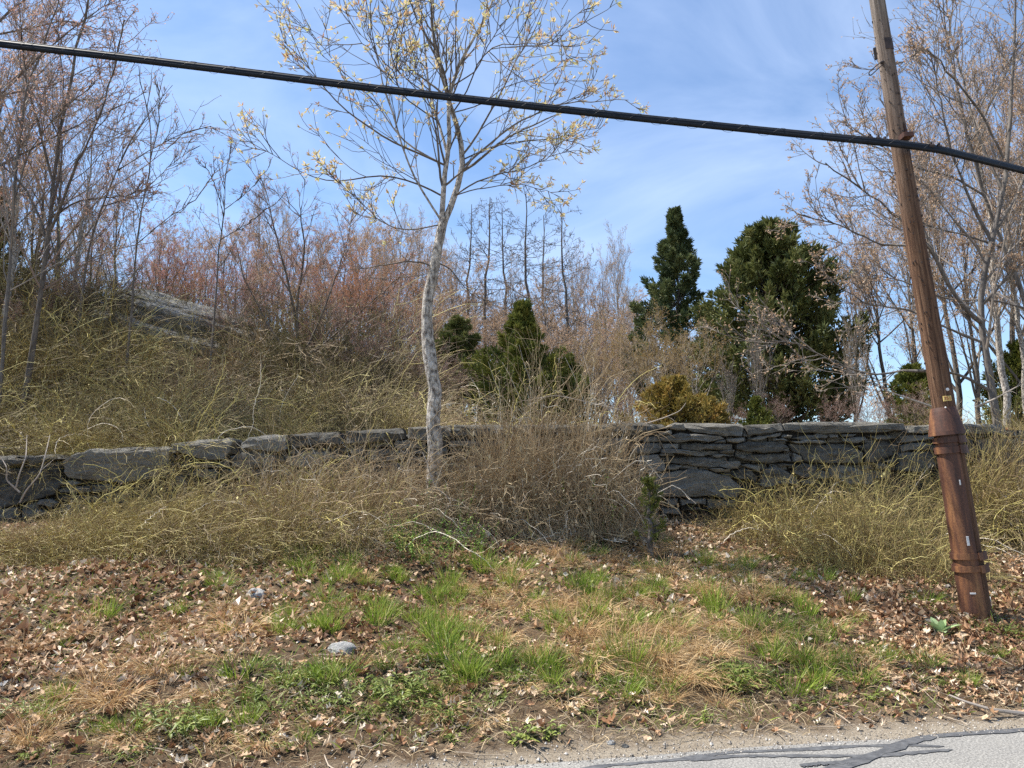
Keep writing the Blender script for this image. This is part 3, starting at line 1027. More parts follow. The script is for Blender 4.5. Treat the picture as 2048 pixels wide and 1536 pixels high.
    def on_pole(px, py, out=0.0):
        """local point of the shaft's surface seen at a pixel"""
        d = MI.to_3x3() @ Vector(ray(px, py))
        o = MI @ Vector((0, 0, EYE))
        best = None
        for t in np.arange(6.5, 10.5, 0.004):
            q = o + d * t
            if math.hypot(q.x, q.y) <= wr(q.z) + out:
                best = q
                break
        if best is None:
            tt = np.arange(6.5, 10.5, 0.004)
            qq = [o + d * t for t in tt]
            best = min(qq, key=lambda q: math.hypot(q.x, q.y))
        return best

    def frame_at(q):
        n = Vector((q.x, q.y, 0)).normalized()
        z = Vector((0, 0, 1))
        x = z.cross(n)
        return n, x, z

    def box(name, q, sx, sz, depth, mat, parent=pole, bev=0.004):
        n, x, z = frame_at(q)
        pts = []
        for dd, f in ((-0.01, 1), (depth - bev, 1), (depth, 0.9)):
            for a, b in ((-1, -1), (1, -1), (1, 1), (-1, 1)):
                pts.append(q + n * dd + x * (a * sx / 2 * f) + z * (b * sz / 2 * f))
        F = [(0, 3, 2, 1), (8, 9, 10, 11)]
        for r_ in (0, 4):
            for i_ in range(4):
                F.append((r_ + i_, r_ + (i_ + 1) % 4, r_ + 4 + (i_ + 1) % 4, r_ + 4 + i_))
        return Geo().add(np.array([tuple(v) for v in pts]), np.array(F)).obj(name, mat, parent)

    def disc(name, q, rad, depth, mat, parent=pole, n=14):
        nn, x, z = frame_at(q)
        V, F = [], []
        for dd, f in ((-0.01, 1), (depth * 0.6, 1), (depth, 0.75)):
            for k in range(n):
                a = 2 * math.pi * k / n
                V.append(tuple(q + nn * dd + x * (rad * f * math.cos(a)) + z * (rad * f * math.sin(a))))
        for r_ in range(2):
            for k in range(n):
                F.append((r_ * n + k, r_ * n + (k + 1) % n, (r_ + 1) * n + (k + 1) % n, (r_ + 1) * n + k))
        g = Geo().add(np.array(V), np.array(F))
        V2 = len(V)
        g.V.append(np.array([tuple(q + nn * depth)]))
        g.A.append(np.array([0.5]))
        g.n += 1
        g.T.append(np.array([(2 * n + k, 2 * n + (k + 1) % n, V2) for k in range(n)]))
        return g.obj(name, mat, parent, smooth=True)

    # number plate reading 351
    q = on_pole(1894, 797)
    plate = box('number_tag', q, 0.078, 0.052, 0.012, M['tag_yellow'])
    n, x, z = frame_at(q)
    for k, ch in enumerate('351'):
        cu = bpy.data.curves.new('digit', 'FONT')
        cu.body = ch
        cu.size = 0.048
        cu.extrude = 0.0008
        cu.align_x = 'CENTER'
        cu.align_y = 'CENTER'
        tmp = bpy.data.objects.new('digit', cu)
        COL.objects.link(tmp)
        dg = bpy.context.evaluated_depsgraph_get()
        me = bpy.data.meshes.new_from_object(tmp.evaluated_get(dg))
        bpy.data.objects.remove(tmp)
        me.materials.clear()
        me.materials.append(M['tag_red'])
        d_ = bpy.data.objects.new('digit', me)
        COL.objects.link(d_)
        d_.parent = plate
        pos = q + n * 0.0135 + x * (0.024 * (k - 1))
        d_.matrix_local = Matrix.Translation(pos) @ Matrix((x, z, n)).transposed().to_4x4()
    disc('white_marker', on_pole(1894, 779), 0.021, 0.012, M['white_plastic'])
    disc('bolt', on_pole(1891, 815, 0.012), 0.008, 0.014, M['white_plastic'])
    # metal pieces near the top
    b = shell(hz_(MI, 1775, 108, B), hz_(MI, 1775, 86, B), lambda h: wr(h) + 0.010, 0.15, 1.35, 3, 16, 0.012)
    b.obj('steel_strap', M['dark_iron'], pole)
    box('bracket', on_pole(1752, 107), 0.03, 0.13, 0.022, M['dark_iron'])
    q = on_pole(1765, 125)
    disc('hook_plate', q, 0.022, 0.02, M['dark_iron'])
    e1 = MI @ Vector(at(1737, 150, B[1] - 0.33))
    s_ = (e1 - q)
    up = Vector((0, 0, 1))
    wv = s_.cross(up).normalized().cross(s_).normalized() * 0.016
    pts = [q + wv, q + s_ * 0.5 + wv * 1.2, q + s_ * 0.9 + wv * 1.3, q + s_ * 1.0 + wv * 0.6, q + s_ * 1.0 - wv * 0.6, q + s_ * 0.9 - wv * 1.3, q + s_ * 0.5 - wv * 1.2, q - wv]
    P = resample([tuple(v) for v in pts], 24)
    g = Geo()
    tube_add(g, P[None], np.full((1, 24), 0.006), 8)
    g.obj('wire_hook', M['dark_iron'], pole, smooth=True)
    # cable suspension bracket
    q = on_pole(1808, 276)
    box('cable_bracket', q, 0.11, 0.05, 0.10, M['rust'])
    P = resample([tuple(on_pole(1809, 250) + Vector((0, 0, 0))), tuple((on_pole(1809, 250) + on_pole(1814, 274)) * 0.5 * 1.0), tuple(on_pole(1815, 276) * 1.0)], 8)
    g = Geo()
    tube_add(g, P[None] , np.full((1, 8), 0.016), 8)
    g.obj('bracket_arm', M['rust'], pole)
    # old staples and nails
    rg = np.random.default_rng(3)
    g = Geo()
    for _ in range(95):
        h = rg.uniform(h815 + 0.1, L - 2.0)
        a = a0 + rg.normal(0.1, 0.55)
        rr = wr(h) * 1.012
        c = np.array([rr * math.cos(a), rr * math.sin(a), h])
        t_ = np.array([-math.sin(a), math.cos(a), 0])
        zz = np.array([0, 0, 1.0])
        w, hh_ = rg.uniform(0.002, 0.004), rg.uniform(0.005, 0.014)
        nn = np.array([math.cos(a), math.sin(a), 0])
        V = [c + t_ * sx * w + zz * sz * hh_ + nn * dn for dn in (-0.006, 0.006) for sx, sz in ((-1, -1), (1, -1), (1, 1), (-1, 1))]
        g.add(np.array(V), np.array([(4, 5, 6, 7), (0, 1, 5, 4), (1, 2, 6, 5), (2, 3, 7, 6), (3, 0, 4, 7)]))
    tag(g.obj('staples', M['dark_iron'], pole), kind='stuff')
    # white paint flecks on the sleeve
    for px, py, w_, h_ in ((1920, 965, 0.012, 0.05), (1936, 1082, 0.022, 0.09), (1946, 1187, 0.05, 0.015)):
        box('paint_fleck', on_pole(px, py, 0.018), w_, h_, 0.003, M['white_plastic'], sleeve, 0.001)
    return pole, B, MI


def hz_(MI, px, py, B):
    return (MI @ Vector(at(px, py, B[1] - 0.02))).z


pole, POLE_B, POLE_MI = build_pole()


def build_cable():
    yb = POLE_B[1] - 0.30
    pts = [(-900, 0, 6.25), (-300, 53, 6.65), (0, 88, 6.95), (256, 117, 7.12), (512, 148, 7.28), (768, 180, 7.42), (1024, 209, 7.54), (1280, 237, 7.62), (1536, 263, 7.67), (1720, 281, yb), (1800, 289, yb), (1880, 300, yb + 0.10), (2048, 342, yb + 0.75), (2300, 412, yb + 1.8)]
    C = resample([at(*p) for p in pts], 160)
    cab = thing('overhead_cable', 'thick black overhead cable bundle lashed along a thin strand', 'cable', C[80])
    O = C[80]
    C = C - O
    g = Geo()
    tube_add(g, C[None], np.full((1, 160), 0.034), 12)
    g.obj('main_cable', M['cable_black'], cab, smooth=True)
    g = Geo()
    C2 = C + np.array([0, -0.020, -0.022])
    tube_add(g, C2[None], np.full((1, 160), 0.020), 10)
    g.obj('side_cable', M['cable_black'], cab, smooth=True)
    g = Geo()
    S = C + np.array([0, 0, 0.042])
    tube_add(g, S[None], np.full((1, 160), 0.0075), 8)
    g.obj('support_strand', M['steel_wire'], cab, smooth=True)
    n = 2600
    t = np.linspace(0, 1, n)
    ln = np.linalg.norm(np.diff(C, axis=0), axis=1).sum()
    f = t * 159
    i0 = np.clip(f.astype(int), 0, 158)
    w = (f - i0)[:, None]
    Q = C[i0] * (1 - w) + C[i0 + 1] * w
    T = norm(C[i0 + 1] - C[i0])
    A = norm(np.cross(T, np.array([0, 0, 1.0])))
    Bv = np.cross(A, T)
    ph = t * ln / 0.38 * 2 * math.pi
    Q = Q + A * (0.0455 * np.cos(ph))[:, None] + Bv * (0.0475 * np.sin(ph))[:, None]
    g = Geo()
    tube_add(g, Q[None], np.full((1, n), 0.0018), 4)
    g.obj('lashing_wire', M['steel_wire'], cab)
    # clamps either side of the pole
    for px, py, dy in ((1740, 276, 0.0), (1757, 278, 0.0), (1770, 281, 0.0), (1862, 292, 0.05), (1878, 294, 0.1)):
        c = at(px, py, yb + dy) - O
        g = Geo()
        P = np.stack([c + np.array([-0.022, 0, 0.004]), c + np.array([0.022, 0, -0.002])])
        tube_add(g, P[None], np.full((1, 2), 0.02), 8)
        V = [c + np.array([sx * 0.01, sy * 0.012, 0.02 + 0.02 * k]) for k in (0, 1) for sx, sy in ((-1, -1), (1, -1), (1, 1), (-1, 1))]
        g.add(np.array(V), np.array([(4, 5, 6, 7), (0, 1, 5, 4), (1, 2, 6, 5), (2, 3, 7, 6), (3, 0, 4, 7)]))
        g.obj('strand_clamp', M['dark_iron'], cab)
    return cab


cable = build_cable()

# ------------------------------------------------------------------ trees
def path3(pts, Y0, Y1, K):
    """traced pixels, depth running from Y0 at the foot to Y1 at the tip"""
    n = len(pts)
    return resample([at(p[0], p[1], Y0 + (Y1 - Y0) * (k / (n - 1))) for k, p in enumerate(pts)], K)


def stack_paths(L, K):
    return np.stack([resample(p, K) for p in L])


def buds(g, P, rng, per, ln, wd, lo=0.45, spread=0.9):
    """small buds or young leaves along the outer half of twigs P"""
    N, K, _ = P.shape
    idx = np.repeat(np.arange(N), per)
    t = lo + (1 - lo) * np.sqrt(rng.uniform(0, 1, len(idx)))
    t[::per] = 1.0
    f = t * (K - 1)
    i0 = np.clip(f.astype(int), 0, K - 2)
    w = (f - i0)[:, None]
    p = P[idx, i0] * (1 - w) + P[idx, i0 + 1] * w
    T = norm(P[idx, i0 + 1] - P[idx, i0])
    d = T + rng.normal(size=p.shape) * spread
    V, F = leaf_quads(p, d, ln * rng.uniform(0.6, 1.3, len(p)), wd * rng.uniform(0.7, 1.3, len(p)), rng)
    g.add(V, F, np.repeat(np.clip(rng.normal(0.5, 0.25, len(p)), 0, 1), 4))


def relocate(geos, base):
    for g in geos:
        g.V = [v - base for v in g.V]


def center_tree():
    rng = np.random.default_rng(21)
    Y = 10.12
    S = 2048 / 768.0
    c = lambda pts: [(512 + x / S, y / S) for x, y in pts]
    trunk_px = [(858, 1095), (862, 1060), (866, 1000), (870, 900), (866, 830), (871, 775), (857, 705), (853, 640), (857, 590), (868, 540), (877, 490), (884, 452), (889, 436)]
    tr = path3(trunk_px, Y - 0.05, Y, 48)
    tw = np.interp(np.linspace(0, 1, 48), [0, 0.12, 0.3, 0.6, 0.85, 1], [0.14, 0.104, 0.094, 0.082, 0.068, 0.062])
    gt, gb, gl = Geo(), Geo(), Geo()
    ns = 16
    Vt, Ft = tubes(tr[None], tw[None], ns)
    nn = fbm(Vt * np.array([9, 9, 5]), 4)
    ctr = np.repeat(tr, ns, 0)
    Vt = ctr + (Vt - ctr) * (1 + 0.17 * nn)[:, None]
    gt.add(Vt, Ft)
    limbs = [
        ([(990, 1215), (1015, 1170), (1050, 1080), (1080, 980), (1110, 880), (1120, 820), (1090, 720), (1040, 600), (1020, 480), (990, 380), (950, 260), (930, 120), (940, 0), (955, -200), (960, -420)], 0.070, 0.1),
        ([(985, 1215), (988, 1180), (1000, 1050), (1000, 940), (1015, 840), (1050, 780), (1030, 680), (1020, 620), (1025, 500), (1050, 430), (1090, 320), (1170, 200), (1250, 40), (1300, -160)], 0.060, -0.3),
        ([(1008, 850), (985, 720), (950, 600), (925, 480), (905, 340), (905, 220), (880, 100), (850, 0), (810, -180), (780, -360)], 0.042, 0.5),
        ([(985, 1180), (930, 1090), (870, 1000), (820, 900), (780, 790), (730, 600), (680, 480), (640, 250), (560, 100), (530, -80)], 0.034, -0.7),
        ([(1000, 1060), (900, 1000), (830, 970), (740, 945), (650, 925), (560, 955), (480, 970), (330, 960), (180, 880), (60, 810), (0, 790)], 0.030, 0.4),
        ([(990, 900), (870, 830), (740, 770), (620, 690), (520, 620), (420, 540), (300, 380), (180, 240), (110, 190)], 0.034, -0.9),
        ([(995, 880), (850, 800), (770, 740), (700, 640), (640, 540), (560, 480), (420, 330), (300, 190), (260, 120)], 0.028, 1.2),
        ([(1108, 890), (1200, 810), (1300, 720), (1430, 630), (1600, 560), (1700, 545), (1800, 540), (1900, 535), (1980, 530)], 0.034, -0.8),
        ([(1112, 830), (1160, 770), (1250, 600), (1330, 450), (1400, 300), (1480, 170), (1560, 0), (1580, -100)], 0.034, 0.7),
        ([(1080, 1050), (1160, 980), (1280, 930), (1410, 910), (1550, 850), (1640, 760), (1680, 720)], 0.026, -1.3),
        ([(1075, 1060), (1180, 1010), (1300, 990), (1430, 980), (1560, 1020), (1650, 1080)], 0.020, 0.6),
        ([(1118, 845), (1280, 770), (1450, 750), (1620, 740), (1750, 700), (1880, 660)], 0.024, 1.0),
        ([(975, 1195), (880, 1220), (760, 1230), (640, 1160), (560, 1080), (450, 980), (390, 930)], 0.022, -1.0),
        ([(935, 1430), (890, 1402), (830, 1392), (760, 1400), (650, 1420), (500, 1440), (400, 1480)], 0.026, -0.4),
        ([(928, 1445), (880, 1465), (800, 1480), (700, 1478), (600, 1490)], 0.016, 0.4),
        ([(985, 1400), (1040, 1430), (1080, 1490), (1120, 1540), (1160, 1585), (1240, 1600)], 0.022, 0.5),
        ([(900, 330), (830, 270), (760, 150), (700, 30), (680, -110)], 0.022, 0.9),
        ([(1022, 480), (1060, 440), (1170, 390), (1240, 230), (1350, 90), (1390, -90)], 0.024, -1.1),
        ([(950, 640), (870, 580), (760, 500), (740, 380), (650, 300), (540, 200), (480, 60)], 0.022, -2.7),
        ([(1040, 600), (1130, 480), (1180, 330), (1260, 240), (1430, 230), (1560, 240), (1640, 190), (1720, 130)], 0.022, -2.9),
        ([(925, 480), (800, 420), (740, 360), (700, 200), (650, 60), (640, -60)], 0.020, -3.1),
        ([(1045, 590), (1200, 560), (1340, 450), (1500, 420), (1650, 330), (1720, 200)], 0.020, 1.5),
    ]
    K = 16
    LP, LR = [], []
    for pts, r, dy in limbs:
        p3 = path3(c(pts), Y, Y + dy, K)
        p3 += 0.012 * rng.normal(size=p3.shape) * np.linspace(0, 1, K)[:, None]
        host = np.concatenate([resample(q, 80) for q in ([tr[24:]] + LP)]) if len(LP) > 1 else None
        if host is not None:
            j = np.argmin(np.linalg.norm((host - p3[0]) * np.array([1, 0.5, 1]), axis=1))
            p3 = p3 + (host[j] - p3[0])[None] * (np.clip(1 - np.linspace(0, 1, K) / 0.35, 0, 1) ** 1.5)[:, None]
        LP.append(p3)
        LR.append(r * (0.66 if r > 0.05 else 0.46) * np.linspace(1, 0.2, K) ** 0.9)
    P1, R1_ = np.stack(LP), np.stack(LR)
    tube_add(gt, P1[:4], R1_[:4], 9)
    tube_add(gb, P1[4:], R1_[4:], 7, rng.uniform(0.2, 0.7, len(P1) - 4))
    P2, R2_ = shoots(P1[:13], R1_[:13], rng, 13, 0.12, 1.0, 0.62, 0.34, 9, 0.05, 0.09, 0.5, 0.4, 1, 0.45, 0.0062)
    P2b, R2b = shoots(P1[16:], R1_[16:], rng, 10, 0.2, 1.0, 0.62, 0.42, 9, 0.05, 0.09, 0.5, 0.4, 1, 0.4, 0.0062)
    P2, R2_ = np.concatenate([P2, P2b]), np.concatenate([R2_, R2b])
    tube_add(gb, P2, R2_, 4, rng.uniform(0.2, 0.8, len(P2)))
    P3, R3_ = shoots(P2, R2_, rng, 5, 0.15, 1.0, 0.65, 0.48, 5, 0.07, 0.10, 0.62, 0.6, 1, 0.3, 0.0048)
    tube_add(gb, P3, R3_, 3, rng.uniform(0.2, 0.9, len(P3)))
    P3d, R3d = shoots(P1[13:16], R1_[13:16], rng, 9, 0.2, 1.0, 0.7, 0.25, 6, 0.02, 0.1, 0.5, 0.4, 1, 0.3, 0.005)
    tube_add(gb, P3d, R3d, 3, rng.uniform(0.2, 0.9, len(P3d)))
    # whorls of young leaves at the twig tips, some along the twigs
    tips = np.concatenate([P3[:, -1], P2[:, -1], P1[:13, -1], P1[16:, -1]])
    td = np.concatenate([P3[:, -1] - P3[:, -2], P2[:, -1] - P2[:, -2], P1[:13, -1] - P1[:13, -2], P1[16:, -1] - P1[16:, -2]])
    keep = rng.uniform(size=len(tips)) < 0.85
    tips, td = tips[keep], norm(td[keep])
    per = 6
    pos = np.repeat(tips, per, 0) - np.repeat(td, per, 0) * rng.uniform(0, 0.035, (len(tips) * per, 1))
    d = np.repeat(td, per, 0) * 0.75 + rng.normal(size=pos.shape) * 0.55
    V, F = leaf_quads(pos, d, rng.uniform(0.04, 0.095, len(pos)), rng.uniform(0.013, 0.025, len(pos)), rng)
    cv = np.repeat(rng.normal(0.5, 0.16, len(tips)), per) + rng.normal(0, 0.2, len(pos))
    gl.add(V, F, np.repeat(np.clip(cv, 0, 1), 4))
    buds(gl, P3[rng.uniform(size=len(P3)) < 0.5], rng, 2, 0.04, 0.014, 0.2, 0.7)
    base = tr[1].copy()
    relocate((gt, gb, gl), base)
    t = thing('young_tree', 'slender pale-barked tree with yellow young leaves before the stone wall', 'tree', base)
    gt.obj('trunk', M['bark_pale'], t, smooth=False)
    gb.obj('branches', M['twig_grey'], t)
    gl.obj('crown', M['young_leaf'], t)
    return t


center_tree()


def traced_tree(name, label, stems, seed, bark, twig, bud, n2=8, n3=5, n4=4, L2=0.38, L3=0.42, L4=0.45, bper=3, blen=0.03, bwid=0.014, group=None, up=0.05, base_px=None, rscale=0.52, rm=0.0046, a2=0.65):
    """stems: list of (pixels, Y0, Y1, r0, r1). the first is the trunk"""
    rng = np.random.default_rng(seed)
    gt, gb, gl = Geo(), Geo(), Geo()
    K = 18
    P1 = np.stack([path3(p, a, b, K) + 0.015 * rng.normal(size=(K, 3)) * np.linspace(0, 1, K)[:, None] for p, a, b, _, _ in stems])
    for i in range(1, len(P1)):
        host = np.concatenate([resample(q, 60) for q in P1[:i]])
        j = np.argmin(np.linalg.norm((host - P1[i, 0]) * np.array([1, 0.5, 1]), axis=1))
        P1[i] += (host[j] - P1[i, 0])[None] * (np.clip(1 - np.linspace(0, 1, K) / 0.35, 0, 1) ** 1.5)[:, None]
    R1_ = np.stack([np.linspace(r0, r1, K) * rscale for _, _, _, r0, r1 in stems])
    Vt, Ft = tubes(P1, R1_, 8)
    gt.add(Vt + 0.004 * rng.normal(size=Vt.shape), Ft)
    n2 = int(n2 * 1.2)
    P2, R2_ = shoots(P1, R1_, rng, n2, 0.25, 1.0, a2, L2, 10, up, 0.09, 0.45, 0.25, 1, 0.35, rm * 2)
    P3, R3_ = shoots(P2, R2_, rng, n3, 0.15, 1.0, 0.65, L3, 6, up, 0.10, 0.5, 0.35, 1, 0.3, rm * 1.3)
    P4, R4_ = shoots(P3, R3_, rng, n4, 0.15, 1.0, 0.65, L4, 4, up, 0.12, 0.6, 0.5, 1, 0.2, rm)
    tube_add(gb, P2, R2_, 5, rng.uniform(0, 0.7, len(P2)))
    tube_add(gb, P3, R3_, 3, rng.uniform(0.1, 0.8, len(P3)))
    tube_add(gb, P4, R4_, 3, rng.uniform(0.2, 1, len(P4)))
    if bper:
        buds(gl, P4, rng, bper, blen, bwid)
    base = P1[0, 0].copy()
    relocate((gt, gb, gl), base)
    t = thing(name, label, 'tree', base, group)
    gt.obj('trunk', M[bark], t, smooth=True)
    gb.obj('branches', M[twig], t)
    if bper:
        gl.obj('crown', M[bud], t)
    return t


G_L = None
traced_tree('bare_tree', 'dark-stemmed forked bare tree rising from the brier hillside', [
    ([(40, 860), (55, 760), (75, 640), (85, 560), (98, 480), (101, 430), (108, 350), (122, 250), (150, 120), (180, 0), (200, -120)], 13.0, 13.2, 0.095, 0.02),
    ([(98, 470), (120, 420), (150, 330), (190, 260), (225, 150), (250, 40)], 13.1, 12.3, 0.05, 0.012),
    ([(97, 480), (70, 410), (30, 350), (0, 330), (-60, 250)], 13.1, 13.8, 0.045, 0.012),
    ([(106, 370), (80, 260), (50, 150), (40, 20)], 13.1, 12.6, 0.04, 0.01),
    ([(100, 430), (160, 400), (230, 395), (280, 380)], 13.1, 12.4, 0.03, 0.008),
], 31, 'bark_dark', 'twig_red', 'bud_pink', 11, 6, 4, bper=2, blen=0.042, bwid=0.021)
traced_tree('bare_tree', 'thin grey sapling beside the dark forked bare tree', [
    ([(-5, 840), (5, 720), (12, 620), (25, 480), (28, 350), (40, 250), (60, 150), (110, 30), (140, -90)], 12.4, 12.6, 0.06, 0.014),
    ([(26, 400), (60, 300), (120, 220), (190, 170)], 12.5, 12.0, 0.025, 0.008),
    ([(30, 330), (-10, 240), (-40, 120)], 12.5, 13.2, 0.025, 0.008),
], 32, 'bark_grey', 'twig_pale', 'bud_pink', 11, 6, 4, bper=2, blen=0.042, bwid=0.021)
traced_tree('bare_tree', 'tall tree with pinkish buds overhanging the brier hillside', [
    ([(-160, 900), (-150, 600), (-130, 420), (-100, 250), (-60, 80), (-20, -80), (20, -220)], 14.0, 14.0, 0.14, 0.03),
    ([(-110, 330), (-40, 230), (60, 130), (140, 60), (230, 0)], 14.0, 13.2, 0.05, 0.012),
    ([(-100, 260), (0, 190), (110, 170), (190, 130)], 14.0, 14.8, 0.05, 0.012),
    ([(-130, 420), (-40, 350), (60, 300), (150, 250), (240, 210)], 14.0, 13.0, 0.05, 0.012),
    ([(-70, 110), (20, 20), (110, -40), (200, -80)], 14.0, 13.4, 0.05, 0.012),
    ([(-60, 80), (40, 60), (130, 40), (210, 60)], 14.0, 15.0, 0.04, 0.012),
], 33, 'bark_grey', 'twig_red', 'bud_pink', 12, 6, 5, bper=3, blen=0.04, bwid=0.02)
traced_tree('bare_tree', 'leaning pale sapling in front of the bedrock slab', [
    ([(150, 700), (165, 590), (180, 480), (205, 410), (232, 345), (258, 290), (300, 220), (345, 170)], 16.5, 15.8, 0.06, 0.01),
    ([(232, 345), (300, 300), (360, 270), (420, 250), (436, 268)], 16.2, 15.4, 0.025, 0.006),
    ([(205, 410), (280, 390), (340, 330), (400, 290)], 16.2, 16.8, 0.025, 0.006),
], 34, 'bark_grey', 'twig_pale', 'bud_pink', 10, 5, 3, bper=2, L2=0.36)
traced_tree('bare_tree', 'upright grey sapling rising past the bedrock slab', [
    ([(250, 760), (262, 640), (270, 520), (284, 420), (302, 330), (302, 250), (285, 180), (278, 130)], 15.0, 14.6, 0.05, 0.008),
    ([(300, 320), (318, 250), (318, 200), (310, 140)], 14.7, 14.5, 0.02, 0.006),
    ([(275, 490), (330, 440), (390, 400), (440, 330)], 14.8, 14.2, 0.02, 0.006),
], 35, 'bark_grey', 'twig_pale', 'bud_pink', 8, 3, 3, bper=2, L2=0.28, a2=0.5)
traced_tree('bare_tree', 'slim sapling with upright wand-like twigs above the thicket', [
    ([(420, 740), (430, 620), (440, 480), (449, 420), (452, 350), (462, 290)], 15.5, 15.2, 0.045, 0.007),
    ([(449, 430), (430, 370), (412, 330)], 15.3, 15.0, 0.016, 0.005),
    ([(452, 420), (500, 380), (540, 330)], 15.3, 15.6, 0.016, 0.005),
    ([(440, 480), (490, 450), (560, 400)], 15.3, 15.0, 0.016, 0.005),
], 36, 'bark_grey', 'twig_grey', 'bud_red', 7, 3, 3, bper=2, L2=0.25, a2=0.45, up=0.1)
traced_tree('bare_tree', 'dark many-stemmed bare shrub tree on the hillside', [
    ([(590, 790), (598, 700), (585, 600), (560, 500), (540, 420), (520, 350)], 16.0, 15.6, 0.07, 0.01),
    ([(598, 740), (640, 640), (670, 560), (695, 480), (710, 400)], 16.0, 16.4, 0.055, 0.01),
    ([(590, 700), (595, 600), (610, 500), (600, 420), (610, 360)], 16.0, 15.2, 0.05, 0.01),
    ([(600, 730), (680, 660), (760, 590), (810, 540)], 16.0, 15.0, 0.045, 0.01),
    ([(585, 730), (530, 640), (490, 560), (470, 480)], 16.0, 16.8, 0.04, 0.01),
    ([(600, 745), (700, 700), (790, 680), (850, 660)], 16.0, 15.2, 0.04, 0.01),
], 37, 'bark_dark', 'twig_red', 'bud_red', 10, 5, 4, bper=2, L2=0.34)

# tree beyond the pole, on top of the wall
traced_tree('bare_tree', 'crooked lichen-grey tree behind the leaning pole, covered in tan buds', [
    ([(2018, 1010), (2008, 930), (2000, 880), (1985, 780), (1968, 690), (1957, 640), (1960, 560), (1985, 480), (2010, 380), (2022, 250), (2030, 100), (2030, -60)], 11.55, 12.0, 0.125, 0.02),
    ([(1958, 650), (1925, 620), (1890, 560), (1860, 490), (1790, 430), (1710, 365), (1650, 325)], 11.8, 11.0, 0.07, 0.010),
    ([(1890, 560), (1840, 440), (1800, 330), (1790, 240), (1760, 200)], 11.6, 12.4, 0.045, 0.008),
    ([(1958, 620), (2010, 560), (2060, 510), (2150, 430)], 11.8, 11.2, 0.06, 0.012),
    ([(1985, 480), (1940, 400), (1900, 300), (1880, 200), (1860, 110)], 11.9, 11.4, 0.05, 0.010),
    ([(2010, 380), (1960, 280), (1930, 180), (1900, 60), (1890, -20)], 11.9, 12.8, 0.045, 0.010),
    ([(1990, 470), (2040, 380), (2080, 260), (2100, 120)], 11.9, 12.6, 0.05, 0.010),
    ([(1860, 490), (1760, 490), (1680, 450), (1600, 430), (1570, 410)], 11.5, 12.2, 0.035, 0.006),
    ([(1985, 780), (1920, 745), (1830, 740), (1750, 750), (1680, 735), (1610, 690), (1540, 680)], 11.7, 11.0, 0.045, 0.008),
    ([(1968, 690), (1900, 660), (1820, 620), (1740, 610), (1660, 560)], 11.7, 12.2, 0.04, 0.008),
    ([(2015, 330), (1960, 220), (1900, 150), (1850, 90), (1800, 130)], 11.9, 11.0, 0.035, 0.008),
], 41, 'bark_grey', 'twig_pale', 'bud_tan', 11, 6, 5, bper=2, blen=0.042, bwid=0.022, L2=0.40)
traced_tree('bare_tree', 'second pale-stemmed budding tree leaning behind the leaning pole', [
    ([(2110, 960), (2090, 780), (2060, 620), (2010, 500), (1965, 390), (1935, 270), (1905, 140), (1885, 20), (1880, -80)], 13.2, 13.2, 0.10, 0.018),
    ([(1965, 390), (1900, 350), (1840, 340), (1760, 290), (1690, 250)], 13.2, 12.6, 0.04, 0.008),
    ([(2010, 500), (1930, 470), (1850, 450), (1770, 380)], 13.2, 14.0, 0.04, 0.008),
    ([(1940, 290), (1990, 190), (2040, 80), (2060, -20)], 13.2, 13.0, 0.04, 0.008),
    ([(2060, 620), (1990, 600), (1900, 600), (1800, 560), (1700, 540)], 13.2, 14.2, 0.04, 0.008),
    ([(2060, 620), (2090, 500), (2110, 350), (2120, 200)], 13.2, 13.8, 0.05, 0.01),
], 42, 'bark_grey', 'twig_pale', 'bud_tan', 11, 6, 5, bper=2, blen=0.042, bwid=0.022, L2=0.42)


